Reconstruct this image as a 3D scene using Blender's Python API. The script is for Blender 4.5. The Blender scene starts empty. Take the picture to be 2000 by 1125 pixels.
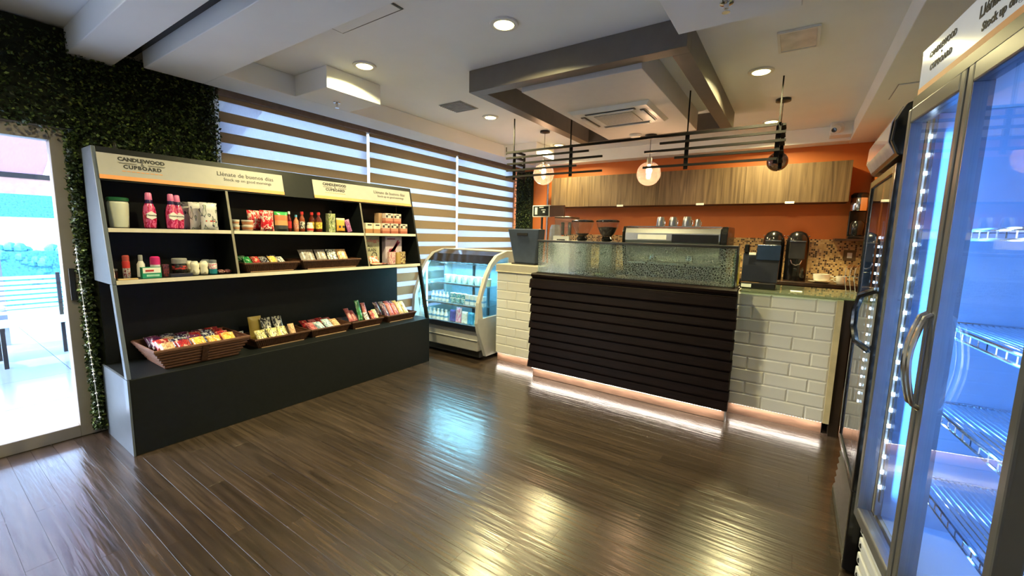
import bpy, bmesh, math, random
from mathutils import Vector, Matrix
random.seed(7)
sc = bpy.context.scene
COL = sc.collection
PI = math.pi

# ------------------------------------------------------------------ camera
cam = bpy.data.cameras.new('camera'); cam_o = bpy.data.objects.new('camera', cam); COL.objects.link(cam_o)
cam.sensor_fit = 'HORIZONTAL'; cam.sensor_width = 36.0; cam.lens = 36.0 * 816.52 / 2000.0
cam.clip_start = 0.05; cam.clip_end = 200
def cam_axes(yaw, pitch, roll):
    cy, sy, cp, sp = math.cos(yaw), math.sin(yaw), math.cos(pitch), math.sin(pitch)
    f = Vector((-sy*cp, cy*cp, -sp)); r = Vector((cy, sy, 0)); u = r.cross(f)
    cr, sr = math.cos(roll), math.sin(roll)
    return cr*r + sr*u, -sr*r + cr*u, f
_r, _u, _f = cam_axes(math.radians(33.833), math.radians(7.253), math.radians(1.4013))
cam_o.matrix_world = Matrix(((_r.x, _u.x, -_f.x, 0), (_r.y, _u.y, -_f.y, 0), (_r.z, _u.z, -_f.z, 1.5), (0, 0, 0, 1)))
sc.camera = cam_o

# ------------------------------------------------------------------ world, colour management
w = bpy.data.worlds.new('world'); sc.world = w; w.use_nodes = True
nt = w.node_tree; nt.nodes.clear()
wo = nt.nodes.new('ShaderNodeOutputWorld'); wb = nt.nodes.new('ShaderNodeBackground')
sky = nt.nodes.new('ShaderNodeTexSky'); sky.sky_type = 'NISHITA'; sky.sun_disc = False
sky.sun_elevation = math.radians(48); sky.sun_rotation = math.radians(200); sky.air_density = 1.0; sky.dust_density = 2.5
nt.links.new(sky.outputs[0], wb.inputs[0]); nt.links.new(wb.outputs[0], wo.inputs[0])
wb.inputs[1].default_value = 1.9
vs = sc.view_settings; vs.view_transform = 'Standard'; vs.look = 'None'; vs.gamma = 1.0; vs.use_curve_mapping = False
vs.exposure = 0.45
sun = bpy.data.lights.new('sun', 'SUN'); sun.energy = 5.5; sun.angle = math.radians(1.0); sun.color = (1, .96, .9)
sun_o = bpy.data.objects.new('sun', sun); COL.objects.link(sun_o)
sun_o.rotation_euler = (math.radians(38), 0, math.radians(75))

def lamp(kind, name, loc, energy, color, rot=(0, 0, 0), size=.1, size_y=None, spread=None, parent=None):
    l = bpy.data.lights.new(name, kind); l.energy = energy; l.color = color
    if kind == 'AREA':
        if size_y is None: l.shape = 'DISK'; l.size = size
        else: l.shape = 'RECTANGLE'; l.size = size; l.size_y = size_y
        if spread: l.spread = math.radians(spread)
    else: l.shadow_soft_size = size
    o = bpy.data.objects.new(name, l); COL.objects.link(o); o.location = loc; o.rotation_euler = rot
    if parent: o.parent = parent
    return o

# ------------------------------------------------------------------ material helpers
def newmat(name):
    m = bpy.data.materials.new(name); m.use_nodes = True
    n = m.node_tree.nodes; b = n['Principled BSDF']
    return m, n, m.node_tree.links, b
def rgba(c): return (c[0], c[1], c[2], 1)
def mat(name, col, rough=.5, metal=0.0, var=.12, scale=14.0, bump=0.0, emit=None, estr=0.0, coat=0.0, spec=.5, trans=0.0, stretch=None):
    """plain surface: colour with a faint procedural mottling and fine relief"""
    m, n, L, b = newmat(name)
    tc = n.new('ShaderNodeTexCoord'); mp = n.new('ShaderNodeMapping'); nz = n.new('ShaderNodeTexNoise'); rp = n.new('ShaderNodeValToRGB')
    nz.inputs['Scale'].default_value = scale; nz.inputs['Detail'].default_value = 3
    if stretch: mp.inputs['Scale'].default_value = stretch
    L.new(tc.outputs['Object'], mp.inputs[0]); L.new(mp.outputs[0], nz.inputs['Vector'])
    rp.color_ramp.elements[0].position = .3; rp.color_ramp.elements[1].position = .7
    rp.color_ramp.elements[0].color = rgba([max(0, x*(1-var)) for x in col]); rp.color_ramp.elements[1].color = rgba([min(1, x*(1+var)) for x in col])
    L.new(nz.outputs['Fac'], rp.inputs[0]); L.new(rp.outputs[0], b.inputs['Base Color'])
    b.inputs['Roughness'].default_value = rough; b.inputs['Metallic'].default_value = metal
    b.inputs['Coat Weight'].default_value = coat; b.inputs['Specular IOR Level'].default_value = spec
    if trans: b.inputs['Transmission Weight'].default_value = trans
    if bump:
        bp = n.new('ShaderNodeBump'); bp.inputs['Strength'].default_value = bump; bp.inputs['Distance'].default_value = .01
        L.new(nz.outputs['Fac'], bp.inputs['Height']); L.new(bp.outputs[0], b.inputs['Normal'])
    if emit:
        b.inputs['Emission Color'].default_value = rgba(emit); b.inputs['Emission Strength'].default_value = estr
    return m
def emat(name, col, s):
    m = bpy.data.materials.new(name); m.use_nodes = True; n = m.node_tree.nodes; n.clear()
    o = n.new('ShaderNodeOutputMaterial'); e = n.new('ShaderNodeEmission'); e.inputs[0].default_value = rgba(col); e.inputs[1].default_value = s
    m.node_tree.links.new(e.outputs[0], o.inputs[0]); return m
def schlick(n, L, f0=.045, normal=None):
    g = n.new('ShaderNodeNewGeometry'); d = n.new('ShaderNodeVectorMath'); d.operation = 'DOT_PRODUCT'
    L.new(g.outputs['Incoming'], d.inputs[0]); L.new(normal or g.outputs['Normal'], d.inputs[1])
    def mth(op, a, b=None):
        k = n.new('ShaderNodeMath'); k.operation = op
        for i, v in enumerate((a, b)):
            if v is None: continue
            if isinstance(v, (int, float)): k.inputs[i].default_value = v
            else: L.new(v, k.inputs[i])
        return k.outputs[0]
    c = mth('ABSOLUTE', d.outputs['Value']); p = mth('POWER', mth('SUBTRACT', 1.0, c), 5.0)
    return mth('ADD', mth('MULTIPLY', p, 1-f0), f0)
def glassmat(name, tint=(.95, .98, .97), refl=.04, rough=.0, milk=0.0, milkcol=(.8, .85, .85)):
    """thin pane: clear transmission, fresnel reflection, optional milky film"""
    m = bpy.data.materials.new(name); m.use_nodes = True; n = m.node_tree.nodes; n.clear(); L = m.node_tree.links
    o = n.new('ShaderNodeOutputMaterial'); t = n.new('ShaderNodeBsdfTransparent'); g = n.new('ShaderNodeBsdfGlossy'); mx = n.new('ShaderNodeMixShader')
    fr = schlick(n, L, .045)
    t.inputs[0].default_value = rgba(tint); g.inputs['Roughness'].default_value = rough
    ma = n.new('ShaderNodeMath'); ma.operation = 'MAXIMUM'; ma.inputs[1].default_value = refl
    L.new(fr, ma.inputs[0]); L.new(ma.outputs[0], mx.inputs[0])
    src = t
    if milk:
        d = n.new('ShaderNodeBsdfDiffuse'); d.inputs[0].default_value = rgba(milkcol); m2 = n.new('ShaderNodeMixShader'); m2.inputs[0].default_value = milk
        L.new(t.outputs[0], m2.inputs[1]); L.new(d.outputs[0], m2.inputs[2]); src = m2
    L.new(src.outputs[0], mx.inputs[1]); L.new(g.outputs[0], mx.inputs[2]); L.new(mx.outputs[0], o.inputs[0])
    return m
def patmat(name, cols, scale=9.0, rough=.3, coat=.2, kind='noise', stretch=(1, 1, 1), pos=None):
    """printed wrapper: flat patches of a few colours"""
    m, n, L, b = newmat(name)
    tc = n.new('ShaderNodeTexCoord'); mp = n.new('ShaderNodeMapping'); rp = n.new('ShaderNodeValToRGB'); oi = n.new('ShaderNodeObjectInfo')
    mp.inputs['Scale'].default_value = stretch
    L.new(tc.outputs['Generated'], mp.inputs[0])
    va = n.new('ShaderNodeVectorMath'); va.operation = 'ADD'; L.new(mp.outputs[0], va.inputs[0])
    if kind == 'noise':
        vm = n.new('ShaderNodeMath'); vm.operation = 'MULTIPLY'; vm.inputs[1].default_value = 7; L.new(oi.outputs['Random'], vm.inputs[0]); L.new(vm.outputs[0], va.inputs[1])
        t = n.new('ShaderNodeTexNoise'); t.inputs['Scale'].default_value = scale; t.inputs['Detail'].default_value = 1.5; f = t.outputs['Fac']; L.new(va.outputs[0], t.inputs['Vector'])
        lo, hi = .32, .68
    elif kind == 'voronoi':
        t = n.new('ShaderNodeTexVoronoi'); t.inputs['Scale'].default_value = scale; f = t.outputs['Distance']; L.new(va.outputs[0], t.inputs['Vector']); lo, hi = .1, .7
    else:   # bands along z
        t = n.new('ShaderNodeSeparateXYZ'); L.new(va.outputs[0], t.inputs[0]); f = t.outputs['Z']; lo, hi = 0, 1
    L.new(f, rp.inputs[0]); cr = rp.color_ramp; cr.interpolation = 'CONSTANT'
    k = len(cols)
    for i, c in enumerate(cols):
        p = (pos[i] if pos else (0 if i == 0 else lo + (hi-lo)*i/k))
        e = cr.elements[i] if i < 2 else cr.elements.new(p)
        e.position = p; e.color = rgba(c)
    L.new(rp.outputs[0], b.inputs['Base Color']); b.inputs['Roughness'].default_value = rough; b.inputs['Coat Weight'].default_value = coat
    return m

# ------------------------------------------------------------------ mesh helpers
class MB:
    def __init__(s): s.v = []; s.f = []; s.mi = []; s.m = 0
    def quad(s, a, b, c, d):
        i = len(s.v); s.v += [a, b, c, d]; s.f.append((i, i+1, i+2, i+3)); s.mi.append(s.m); return s
    def box(s, x0, x1, y0, y1, z0, z1):
        i = len(s.v)
        s.v += [(x0,y0,z0),(x1,y0,z0),(x1,y1,z0),(x0,y1,z0),(x0,y0,z1),(x1,y0,z1),(x1,y1,z1),(x0,y1,z1)]
        for q in ((0,3,2,1),(4,5,6,7),(0,1,5,4),(1,2,6,5),(2,3,7,6),(3,0,4,7)): s.f.append(tuple(i+k for k in q)); s.mi.append(s.m)
        return s
    def hexa(s, pts):   # 8 points, bottom ring then top ring
        i = len(s.v); s.v += list(pts)
        for q in ((0,3,2,1),(4,5,6,7),(0,1,5,4),(1,2,6,5),(2,3,7,6),(3,0,4,7)): s.f.append(tuple(i+k for k in q)); s.mi.append(s.m)
        return s
    def prism(s, poly, axis, a, b):   # polygon extruded along an axis; poly in the other two coords (in order xyz)
        def P(p, t): return {'x': (t, p[0], p[1]), 'y': (p[0], t, p[1]), 'z': (p[0], p[1], t)}[axis]
        n = len(poly); i = len(s.v)
        s.v += [P(p, a) for p in poly] + [P(p, b) for p in poly]
        s.f.append(tuple(i+k for k in range(n))[::-1]); s.f.append(tuple(i+n+k for k in range(n))); s.mi += [s.m, s.m]
        for k in range(n): s.f.append((i+k, i+(k+1) % n, i+n+(k+1) % n, i+n+k)); s.mi.append(s.m)
        return s
    def lathe(s, prof, n=16, c=(0, 0, 0), axis='z', cap=True):
        i = len(s.v); k = len(prof)
        for r, z in prof:
            for j in range(n):
                a = 2*PI*j/n; x, y = r*math.cos(a), r*math.sin(a)
                p = {'z': (x, y, z), 'x': (z, x, y), 'y': (x, z, -y)}[axis]
                s.v.append((p[0]+c[0], p[1]+c[1], p[2]+c[2]))
        for q in range(k-1):
            for j in range(n):
                s.f.append((i+q*n+j, i+q*n+(j+1) % n, i+(q+1)*n+(j+1) % n, i+(q+1)*n+j)); s.mi.append(s.m)
        if cap:
            s.f.append(tuple(i+j for j in range(n))[::-1]); s.f.append(tuple(i+(k-1)*n+j for j in range(n))); s.mi += [s.m, s.m]
        return s
    def tube(s, pts, r, n=8, closed=False):
        pts = [Vector(p) for p in pts]; i0 = len(s.v); N = len(pts); up = None
        for k, p in enumerate(pts):
            a = pts[(k-1) % N] if (closed or k > 0) else p; b = pts[(k+1) % N] if (closed or k < N-1) else p
            t = (b-a).normalized()
            if up is None: up = Vector((0, 0, 1)) if abs(t.z) < .9 else Vector((1, 0, 0))
            sx = t.cross(up)
            if sx.length < 1e-4: sx = t.cross(Vector((0, 1, 0)))
            sx.normalize(); uy = sx.cross(t); up = uy
            for j in range(n):
                an = 2*PI*j/n; q = p + sx*(r*math.cos(an)) + uy*(r*math.sin(an)); s.v.append(tuple(q))
        for k in range(N if closed else N-1):
            a = i0+k*n; b = i0+((k+1) % N)*n
            for j in range(n): s.f.append((a+j, a+(j+1) % n, b+(j+1) % n, b+j)); s.mi.append(s.m)
        if not closed:
            s.f.append(tuple(i0+j for j in range(n))[::-1]); s.f.append(tuple(i0+(N-1)*n+j for j in range(n))); s.mi += [s.m, s.m]
        return s
    def mesh(s, name, mats, smooth=False):
        me = bpy.data.meshes.new(name); me.from_pydata(s.v, [], s.f); me.update()
        for m in (mats if isinstance(mats, (list, tuple)) else [mats]): me.materials.append(m)
        if any(s.mi): me.polygons.foreach_set('material_index', s.mi)
        bm = bmesh.new(); bm.from_mesh(me); bmesh.ops.recalc_face_normals(bm, faces=bm.faces); bm.to_mesh(me); bm.free()
        if smooth:
            me.polygons.foreach_set('use_smooth', [True]*len(me.polygons))
            try: me.set_sharp_from_angle(angle=math.radians(38))
            except Exception: pass
        return me
    def build(s, name, mats, parent=None, loc=(0, 0, 0), rot=(0, 0, 0), smooth=False, bev=0.0, seg=2):
        o = bpy.data.objects.new(name, s.mesh(name, mats, smooth)); COL.objects.link(o)
        o.location = loc; o.rotation_euler = rot
        if parent: o.parent = parent
        if bev:
            b = o.modifiers.new('bevel', 'BEVEL'); b.width = bev; b.segments = seg; b.limit_method = 'ANGLE'
        return o
def tag(o, label, cat, group=None):
    o['label'] = label; o['category'] = cat
    if group: o['group'] = group
    return o
def struct(o): o['kind'] = 'structure'; return o
def thing(name, label, cat, loc=(0, 0, 0), rz=0.0, group=None):
    o = bpy.data.objects.new(name, None); COL.objects.link(o); o.empty_display_size = .05
    o.location = loc; o.rotation_euler = (0, 0, rz)
    return tag(o, label, cat, group)
def copy_tree(o, parent=None):
    c = o.copy(); COL.objects.link(c); c.parent = parent
    for ch in list(o.children): copy_tree(ch, c)
    return c
def dup(o, loc, rz=None, label=None, group=None):
    c = copy_tree(o); c.location = loc
    if rz is not None: c.rotation_euler = (c.rotation_euler[0], c.rotation_euler[1], rz)
    if label: c['label'] = label
    if group: c['group'] = group
    return c
def text(s, size, m, parent, mw, name='lettering', align='CENTER', ext=.0006, font_scale=1.0, spacing=1.0, bold=0.0):
    """flat lettering; mw = matrix local to the parent (x = reading direction, z = facing)"""
    cu = bpy.data.curves.new(name, 'FONT'); cu.body = s; cu.size = size; cu.align_x = align; cu.align_y = 'CENTER'; cu.extrude = ext; cu.resolution_u = 2; cu.space_character = spacing; cu.offset = bold
    t = bpy.data.objects.new(name+'_tmp', cu); COL.objects.link(t)
    dg = bpy.context.evaluated_depsgraph_get(); me = bpy.data.meshes.new_from_object(t.evaluated_get(dg))
    bpy.data.objects.remove(t); bpy.data.curves.remove(cu)
    me.materials.clear(); me.materials.append(m)
    o = bpy.data.objects.new(name, me); COL.objects.link(o); o.parent = parent
    o.matrix_local = mw @ Matrix.Diagonal((font_scale, 1, 1, 1))
    return o
def basis(x, y, o):
    x = Vector(x).normalized(); y = Vector(y).normalized(); z = x.cross(y).normalized(); y = z.cross(x)
    return Matrix(((x.x, y.x, z.x, o[0]), (x.y, y.y, z.y, o[1]), (x.z, y.z, z.z, o[2]), (0, 0, 0, 1)))

# ------------------------------------------------------------------ shared materials
M = {}
M['white'] = mat('painted_white', (.72, .71, .69), .6, var=.03)
M['taupe'] = mat('taupe_paint', (.13, .115, .1), .45, var=.06)
M['black'] = mat('black_satin', (.012, .012, .013), .38)
M['blackmetal'] = mat('black_metal', (.015, .014, .014), .35, metal=.3)
M['gloss_black'] = mat('black_plastic', (.007, .007, .008), .18, coat=.15)
M['chrome'] = mat('chrome', (.75, .75, .76), .12, metal=1, var=.03)
M['steel'] = mat('brushed_steel', (.55, .55, .55), .28, metal=1, var=.1, scale=40, stretch=(1, 1, 30))
M['alu'] = mat('aluminium', (.42, .41, .4), .35, metal=.9, var=.06)
M['offwhite'] = mat('offwhite_plastic', (.75, .75, .73), .35, var=.03)
M['glass'] = glassmat('clear_glass')
M['redplastic'] = mat('red_plastic', (.5, .03, .03), .35)
M['paper'] = mat('white_paper', (.85, .84, .8), .7, var=.03)
M['ink'] = mat('dark_ink', (.03, .03, .035), .6)
M['orange_ink'] = mat('orange_band', (.85, .36, .12), .5, var=.05)
M['cream_board'] = mat('cream_sign_board', (.44, .425, .40), .45, var=.03)
# ================================================================== ROOM SHELL
ZC, ZS = 2.765, 2.60           # raised ceiling / underside of soffits
X0, X1, Y0, Y1 = -4.10, 1.05, -2.5, 6.10
m_ceil = mat('ceiling_plaster', (.82, .845, .87), .75, var=.02, scale=3)
m_wallw = mat('white_wall_paint', (.6, .58, .55), .7, var=.03, scale=3)
m_orange = mat('orange_wall_paint', (.56, .15, .025), .55, var=.06, scale=4)

# floor: wood planks ------------------------------------------------
def floor_mat():
    m, n, L, b = newmat('brown_wood_plank')
    g = n.new('ShaderNodeNewGeometry'); oi = n.new('ShaderNodeObjectInfo')
    mul = n.new('ShaderNodeVectorMath'); mul.operation = 'SCALE'; L.new(oi.outputs['Location'], mul.inputs[0]); mul.inputs['Scale'].default_value = 3.7
    add = n.new('ShaderNodeVectorMath'); add.operation = 'ADD'; L.new(g.outputs['Position'], add.inputs[0]); L.new(mul.outputs[0], add.inputs[1])
    mp = n.new('ShaderNodeMapping'); mp.inputs['Scale'].default_value = (1.3, 26, 1); L.new(add.outputs[0], mp.inputs[0])
    nz = n.new('ShaderNodeTexNoise'); nz.inputs['Scale'].default_value = 1.6; nz.inputs['Detail'].default_value = 6; nz.inputs['Distortion'].default_value = .7
    L.new(mp.outputs[0], nz.inputs['Vector'])
    rp = n.new('ShaderNodeValToRGB'); cr = rp.color_ramp
    cr.elements[0].position = .28; cr.elements[0].color = (.019, .0125, .009, 1); cr.elements[1].position = .75; cr.elements[1].color = (.075, .050, .036, 1)
    e = cr.elements.new(.5); e.color = (.040, .027, .0195, 1)
    L.new(nz.outputs['Fac'], rp.inputs[0])
    hs = n.new('ShaderNodeHueSaturation'); mr = n.new('ShaderNodeMapRange'); mr.inputs['To Min'].default_value = .82; mr.inputs['To Max'].default_value = 1.2
    L.new(oi.outputs['Random'], mr.inputs['Value']); L.new(mr.outputs[0], hs.inputs['Value']); L.new(rp.outputs[0], hs.inputs['Color'])
    L.new(hs.outputs[0], b.inputs['Base Color'])
    rr = n.new('ShaderNodeMapRange'); rr.inputs['To Min'].default_value = .32; rr.inputs['To Max'].default_value = .17
    L.new(nz.outputs['Fac'], rr.inputs['Value']); L.new(rr.outputs[0], b.inputs['Roughness'])
    # hand-scraped ripples along the grain
    mp2 = n.new('ShaderNodeMapping'); mp2.inputs['Scale'].default_value = (2.2, 30, 1); L.new(g.outputs['Position'], mp2.inputs[0])
    n2 = n.new('ShaderNodeTexNoise'); n2.inputs['Scale'].default_value = 1.0; n2.inputs['Detail'].default_value = 2.5; L.new(mp2.outputs[0], n2.inputs['Vector'])
    ad = n.new('ShaderNodeMath'); ad.operation = 'MULTIPLY_ADD'; ad.inputs[1].default_value = .35; L.new(nz.outputs['Fac'], ad.inputs[0]); L.new(n2.outputs['Fac'], ad.inputs[2])
    bp = n.new('ShaderNodeBump'); bp.inputs['Strength'].default_value = .42; bp.inputs['Distance'].default_value = .006
    L.new(ad.outputs[0], bp.inputs['Height']); L.new(bp.outputs[0], b.inputs['Normal'])
    b.inputs['Specular IOR Level'].default_value = .6; b.inputs['Coat Weight'].default_value = .45; b.inputs['Coat Roughness'].default_value = .2; L.new(bp.outputs[0], b.inputs['Coat Normal'])
    return m
m_floor = floor_mat()
m_gap = mat('dark_joint', (.02, .014, .01), .8)
floor = struct(MB().box(X0-.05, X1+.05, Y0-.05, Y1+.05, -.12, -.0065).build('floor', m_gap))
PW, PLEN = .10, 1.22
plank_me = {}
def plank_mesh(ln):
    k = round(ln, 3)
    if k not in plank_me:
        e = .0004; a = ln/2-.0003; h = PW/2-.0003
        mb = MB(); mb.hexa([(-a,-h,-.006),(a,-h,-.006),(a,h,-.006),(-a,h,-.006),(-a,-h,-e),(a,-h,-e),(a,h,-e),(-a,h,-e)])
        i = len(mb.v); mb.v += [(-a+e,-h+e,0),(a-e,-h+e,0),(a-e,h-e,0),(-a+e,h-e,0)]
        mb.f.pop(1); mb.mi.pop()
        for q in ((4,5,i+1,i),(5,6,i+2,i+1),(6,7,i+3,i+2),(7,4,i,i+3),(i,i+1,i+2,i+3)): mb.f.append(q); mb.mi.append(0)
        plank_me[k] = mb.mesh('plank', m_floor)
    return plank_me[k]
rest = MB()
nrow = int((Y1-Y0)/PW)+1
for r in range(nrow):
    ya = Y0 + r*PW; yc = ya+PW/2
    off = (r*0.437) % 1.0*PLEN
    x = X0 - off
    while x < X1:
        a, b_ = max(x, X0), min(x+PLEN, X1); x += PLEN
        if b_-a < .05: continue
        ln = round((b_-a)/.061)*.061
        inview = .15 < yc < 4.15 and b_ > -4.1
        if inview:
            o = bpy.data.objects.new('plank', plank_mesh(b_-a)); COL.objects.link(o); o.location = ((a+b_)/2, yc, 0); o.parent = floor
        else:
            rest.quad((a+.0006, ya+.0006, 0), (b_-.0006, ya+.0006, 0), (b_-.0006, ya+PW-.0006, 0), (a+.0006, ya+PW-.0006, 0))
ro = rest.build('planks_beyond', m_floor, floor); ro['kind'] = 'stuff'

# ceiling -----------------------------------------------------------
ceiling = struct(MB().box(X0-.3, X1+.05, Y0-.05, Y1+.05, ZC, ZC+.12).build('ceiling', m_ceil))
def soff(n, *b, m=None): return struct(MB().box(*b).build(n, m or m_ceil, bev=.004))
soff('trim_1', -3.91, -3.57, 1.475, Y1, ZS, ZC-.001)                  # soffit along the window
soff('trim_2', -3.569, -3.12, 2.01, 2.52, ZS, ZC-.001)                # stepped block of the soffit
soff('trim_3', -3.569, -3.04, 5.05, 5.55, ZS, ZC-.001)
soff('trim_4', -3.91, X1, 1.114, 1.474, ZS, ZC-.001)                  # beam across
soff('trim_5', X0+.02, X1, .762, .986, ZS, ZC-.001)                   # second beam across
soff('trim_6', -3.569, .389, 5.9, Y1, ZS, ZC-.001)                   # soffit at the back wall
soff('trim_7', .39, X1, 1.475, Y1, ZS, ZC-.001)                       # soffit on the right
soff('trim_8', -.63, -.075, 1.98, 2.505, ZS, ZC-.001)
soff('trim_9', .20, .389, 5.72, 5.899, ZS+.03, ZC-.001)
struct(MB().box(-4.099, -3.912, 1.2, Y1, ZC-.06, ZC-.002).box(-4.099, X1, .988, 1.112, ZC-.06, ZC-.002).build('gap_shade', M['black']))   # black slabs paint in the shade of gaps above blinds and between beams

# dark frame and AC box --------------------------------------------
m_frame = M['taupe']
fr = MB()
fo = (-2.24, -.62, 2.665, 4.83); wv = .105
fr.box(fo[0], fo[1], fo[2], fo[2]+wv, ZS, ZC-.001).box(fo[0], fo[0]+wv, fo[2]+wv, fo[3], ZS, ZC-.001).box(fo[1]-wv, fo[1], fo[2]+wv, fo[3], ZS, ZC-.001).box(fo[0]+wv, fo[1]-wv, fo[3]-wv, fo[3], ZS, ZC-.001)
struct(fr.build('trim_11', m_frame, bev=.003))
struct(MB().box(-1.84, -.92, 2.81, 4.62, ZS-.02, ZC-.001).build('trim_12', mat('ac_box_plaster', (.66, .63, .6), .6, var=.02), bev=.004))

# walls -------------------------------------------------------------
DY0, DY1, DZ1 = -1.35, .70, 2.06       # glass door opening
WY0, WY1, WZ0 = 1.62, 6.06, .30        # window opening
wl = MB()
T = .16
wl.box(X0-T, X0, Y0, DY0, 0, ZC).box(X0-T, X0, DY0, DY1, DZ1, ZC).box(X0-T, X0, DY1, WY0, 0, ZC).box(X0-T, X0, WY0, WY1, 0, WZ0).box(X0-T, X0, WY0, WY1, ZS+.05, ZC).box(X0-T, X0, WY1, Y1, 0, ZC)
struct(wl.build('wall_left', m_wallw))
struct(MB().box(X0-T, X1+.2, Y1, Y1+.15, 0, ZC).build('wall_back', m_orange))
struct(MB().box(X1, X1+.15, Y0, Y1, 0, ZC).build('wall_right', mat('beige_wall_paint', (.45, .42, .36), .6, var=.03)))
struct(MB().box(.63, X1-.001, 5.0, Y1-.001, 0, ZS-.001).build('wall_back_right', m_orange))
struct(MB().box(X0-T, X1+.15, Y0-.15, Y0, 0, ZC).build('wall_front', m_wallw))

# mosaic backsplash
def mosaic():
    m, n, L, b = newmat('mosaic_tile')
    g = n.new('ShaderNodeNewGeometry'); sx = n.new('ShaderNodeSeparateXYZ'); L.new(g.outputs['Position'], sx.inputs[0])
    def cell(o, s):
        a = n.new('ShaderNodeMath'); a.operation = 'MULTIPLY'; a.inputs[1].default_value = s; L.new(o, a.inputs[0])
        f = n.new('ShaderNodeMath'); f.operation = 'FLOOR'; L.new(a.outputs[0], f.inputs[0])
        fr_ = n.new('ShaderNodeMath'); fr_.operation = 'FRACT'; L.new(a.outputs[0], fr_.inputs[0]); return f.outputs[0], fr_.outputs[0]
    cx, fx = cell(sx.outputs['X'], 50); cz, fz = cell(sx.outputs['Z'], 50)
    cb = n.new('ShaderNodeCombineXYZ'); L.new(cx, cb.inputs[0]); L.new(cz, cb.inputs[1])
    wn = n.new('ShaderNodeTexWhiteNoise'); L.new(cb.outputs[0], wn.inputs['Vector'])
    rp = n.new('ShaderNodeValToRGB'); cr = rp.color_ramp; cr.interpolation = 'CONSTANT'
    cr.elements[0].color = (.04, .02, .012, 1); cr.elements[0].position = 0
    cr.elements[1].color = (.52, .33, .13, 1); cr.elements[1].position = .24
    for p, c in ((.45, (.6, .42, .2, 1)), (.7, (.45, .28, .11, 1)), (.88, (.22, .11, .05, 1))): e = cr.elements.new(p); e.color = c
    L.new(wn.outputs['Value'], rp.inputs[0])
    def edge(o):
        a = n.new('ShaderNodeMath'); a.operation = 'COMPARE'; a.inputs[1].default_value = .5; a.inputs[2].default_value = .43; L.new(o, a.inputs[0]); return a.outputs[0]
    mn = n.new('ShaderNodeMath'); mn.operation = 'MULTIPLY'; L.new(edge(fx), mn.inputs[0]); L.new(edge(fz), mn.inputs[1])
    mx = n.new('ShaderNodeMix'); mx.data_type = 'RGBA'; L.new(mn.outputs[0], mx.inputs['Factor']); mx.inputs[6].default_value = (.5, .36, .2, 1); L.new(rp.outputs[0], mx.inputs[7])
    L.new(mx.outputs[2], b.inputs['Base Color']); b.inputs['Roughness'].default_value = .3
    bp = n.new('ShaderNodeBump'); bp.inputs['Strength'].default_value = .4; bp.inputs['Distance'].default_value = .002; L.new(mn.outputs[0], bp.inputs['Height']); L.new(bp.outputs[0], b.inputs['Normal'])
    return m
struct(MB().box(-3.1, .629, Y1-.014, Y1-.001, 1.0, 1.535).build('trim_13', mosaic()))
struct(MB().box(-3.425, -3.405, Y1-.03, Y1-.001, 1.0, 2.52).build('trim_14', M['alu']))

# glass door on the left --------------------------------------------
m_dframe = mat('grey_door_frame', (.3, .27, .25), .45, var=.05)
d1 = struct(MB().box(X0-.09, X0+.005, DY1-.055, DY1+.05, 0, DZ1+.06).box(X0-.09, X0+.005, DY0-.03, DY1-.055, DZ1-.02, DZ1+.06).box(X0-.09, X0+.005, DY0-.03, DY0+.05, 0, DZ1-.02).box(X0-.09, X0+.005, DY0+.05, DY1-.055, 0, .085).build('door_1', m_dframe, bev=.004))
MB().box(X0-.045, X0-.037, DY0+.05, DY1-.055, .085, DZ1-.02).build('pane', glassmat('door_glass', (.93, .97, 1), .06), d1)
MB().box(X0+.006, X0+.03, DY1-.035, DY1-.005, .98, 1.2).build('handle', M['black'], d1, bev=.004)

# window panes behind the blinds
wn = MB()
for y in (WY0, 3.10, 4.60, WY1-.05): wn.box(X0-.10, X0-.05, y, y+.05, WZ0, ZS+.05)
wn.box(X0-.10, X0-.05, WY0, WY1, WZ0, WZ0+.05).box(X0-.10, X0-.05, WY0, WY1, ZS, ZS+.05)
win = struct(wn.build('window_1', mat('white_window_frame', (.75, .76, .78), .4, var=.03)))
for a, b_ in ((WY0+.05, 3.10), (3.15, 4.60), (4.65, WY1-.05)):
    MB().box(X0-.08, X0-.074, a, b_, WZ0+.05, ZS).build('pane', M['glass'], win)

# zebra blinds ------------------------------------------------------
def fabric(name, col, tcol, tr, clear=0.0):
    m = bpy.data.materials.new(name); m.use_nodes = True; n = m.node_tree.nodes; n.clear(); L = m.node_tree.links
    o = n.new('ShaderNodeOutputMaterial'); d = n.new('ShaderNodeBsdfDiffuse'); t = n.new('ShaderNodeBsdfTranslucent'); mx = n.new('ShaderNodeMixShader')
    tc = n.new('ShaderNodeTexCoord'); mp = n.new('ShaderNodeMapping'); mp.inputs['Scale'].default_value = (1, 30, 4); nz = n.new('ShaderNodeTexNoise'); nz.inputs['Scale'].default_value = 6
    L.new(tc.outputs['Object'], mp.inputs[0]); L.new(mp.outputs[0], nz.inputs['Vector'])
    for sh, c in ((d, col), (t, tcol)):
        r = n.new('ShaderNodeValToRGB'); r.color_ramp.elements[0].color = rgba([x*.88 for x in c]); r.color_ramp.elements[1].color = rgba([min(1, x*1.1) for x in c])
        L.new(nz.outputs['Fac'], r.inputs[0]); L.new(r.outputs[0], sh.inputs[0])
    mx.inputs[0].default_value = tr; L.new(d.outputs[0], mx.inputs[1]); L.new(t.outputs[0], mx.inputs[2]); src = mx
    if clear:
        tp = n.new('ShaderNodeBsdfTransparent'); m2 = n.new('ShaderNodeMixShader'); m2.inputs[0].default_value = clear
        L.new(src.outputs[0], m2.inputs[1]); L.new(tp.outputs[0], m2.inputs[2]); src = m2
    L.new(src.outputs[0], o.inputs[0]); return m
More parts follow.
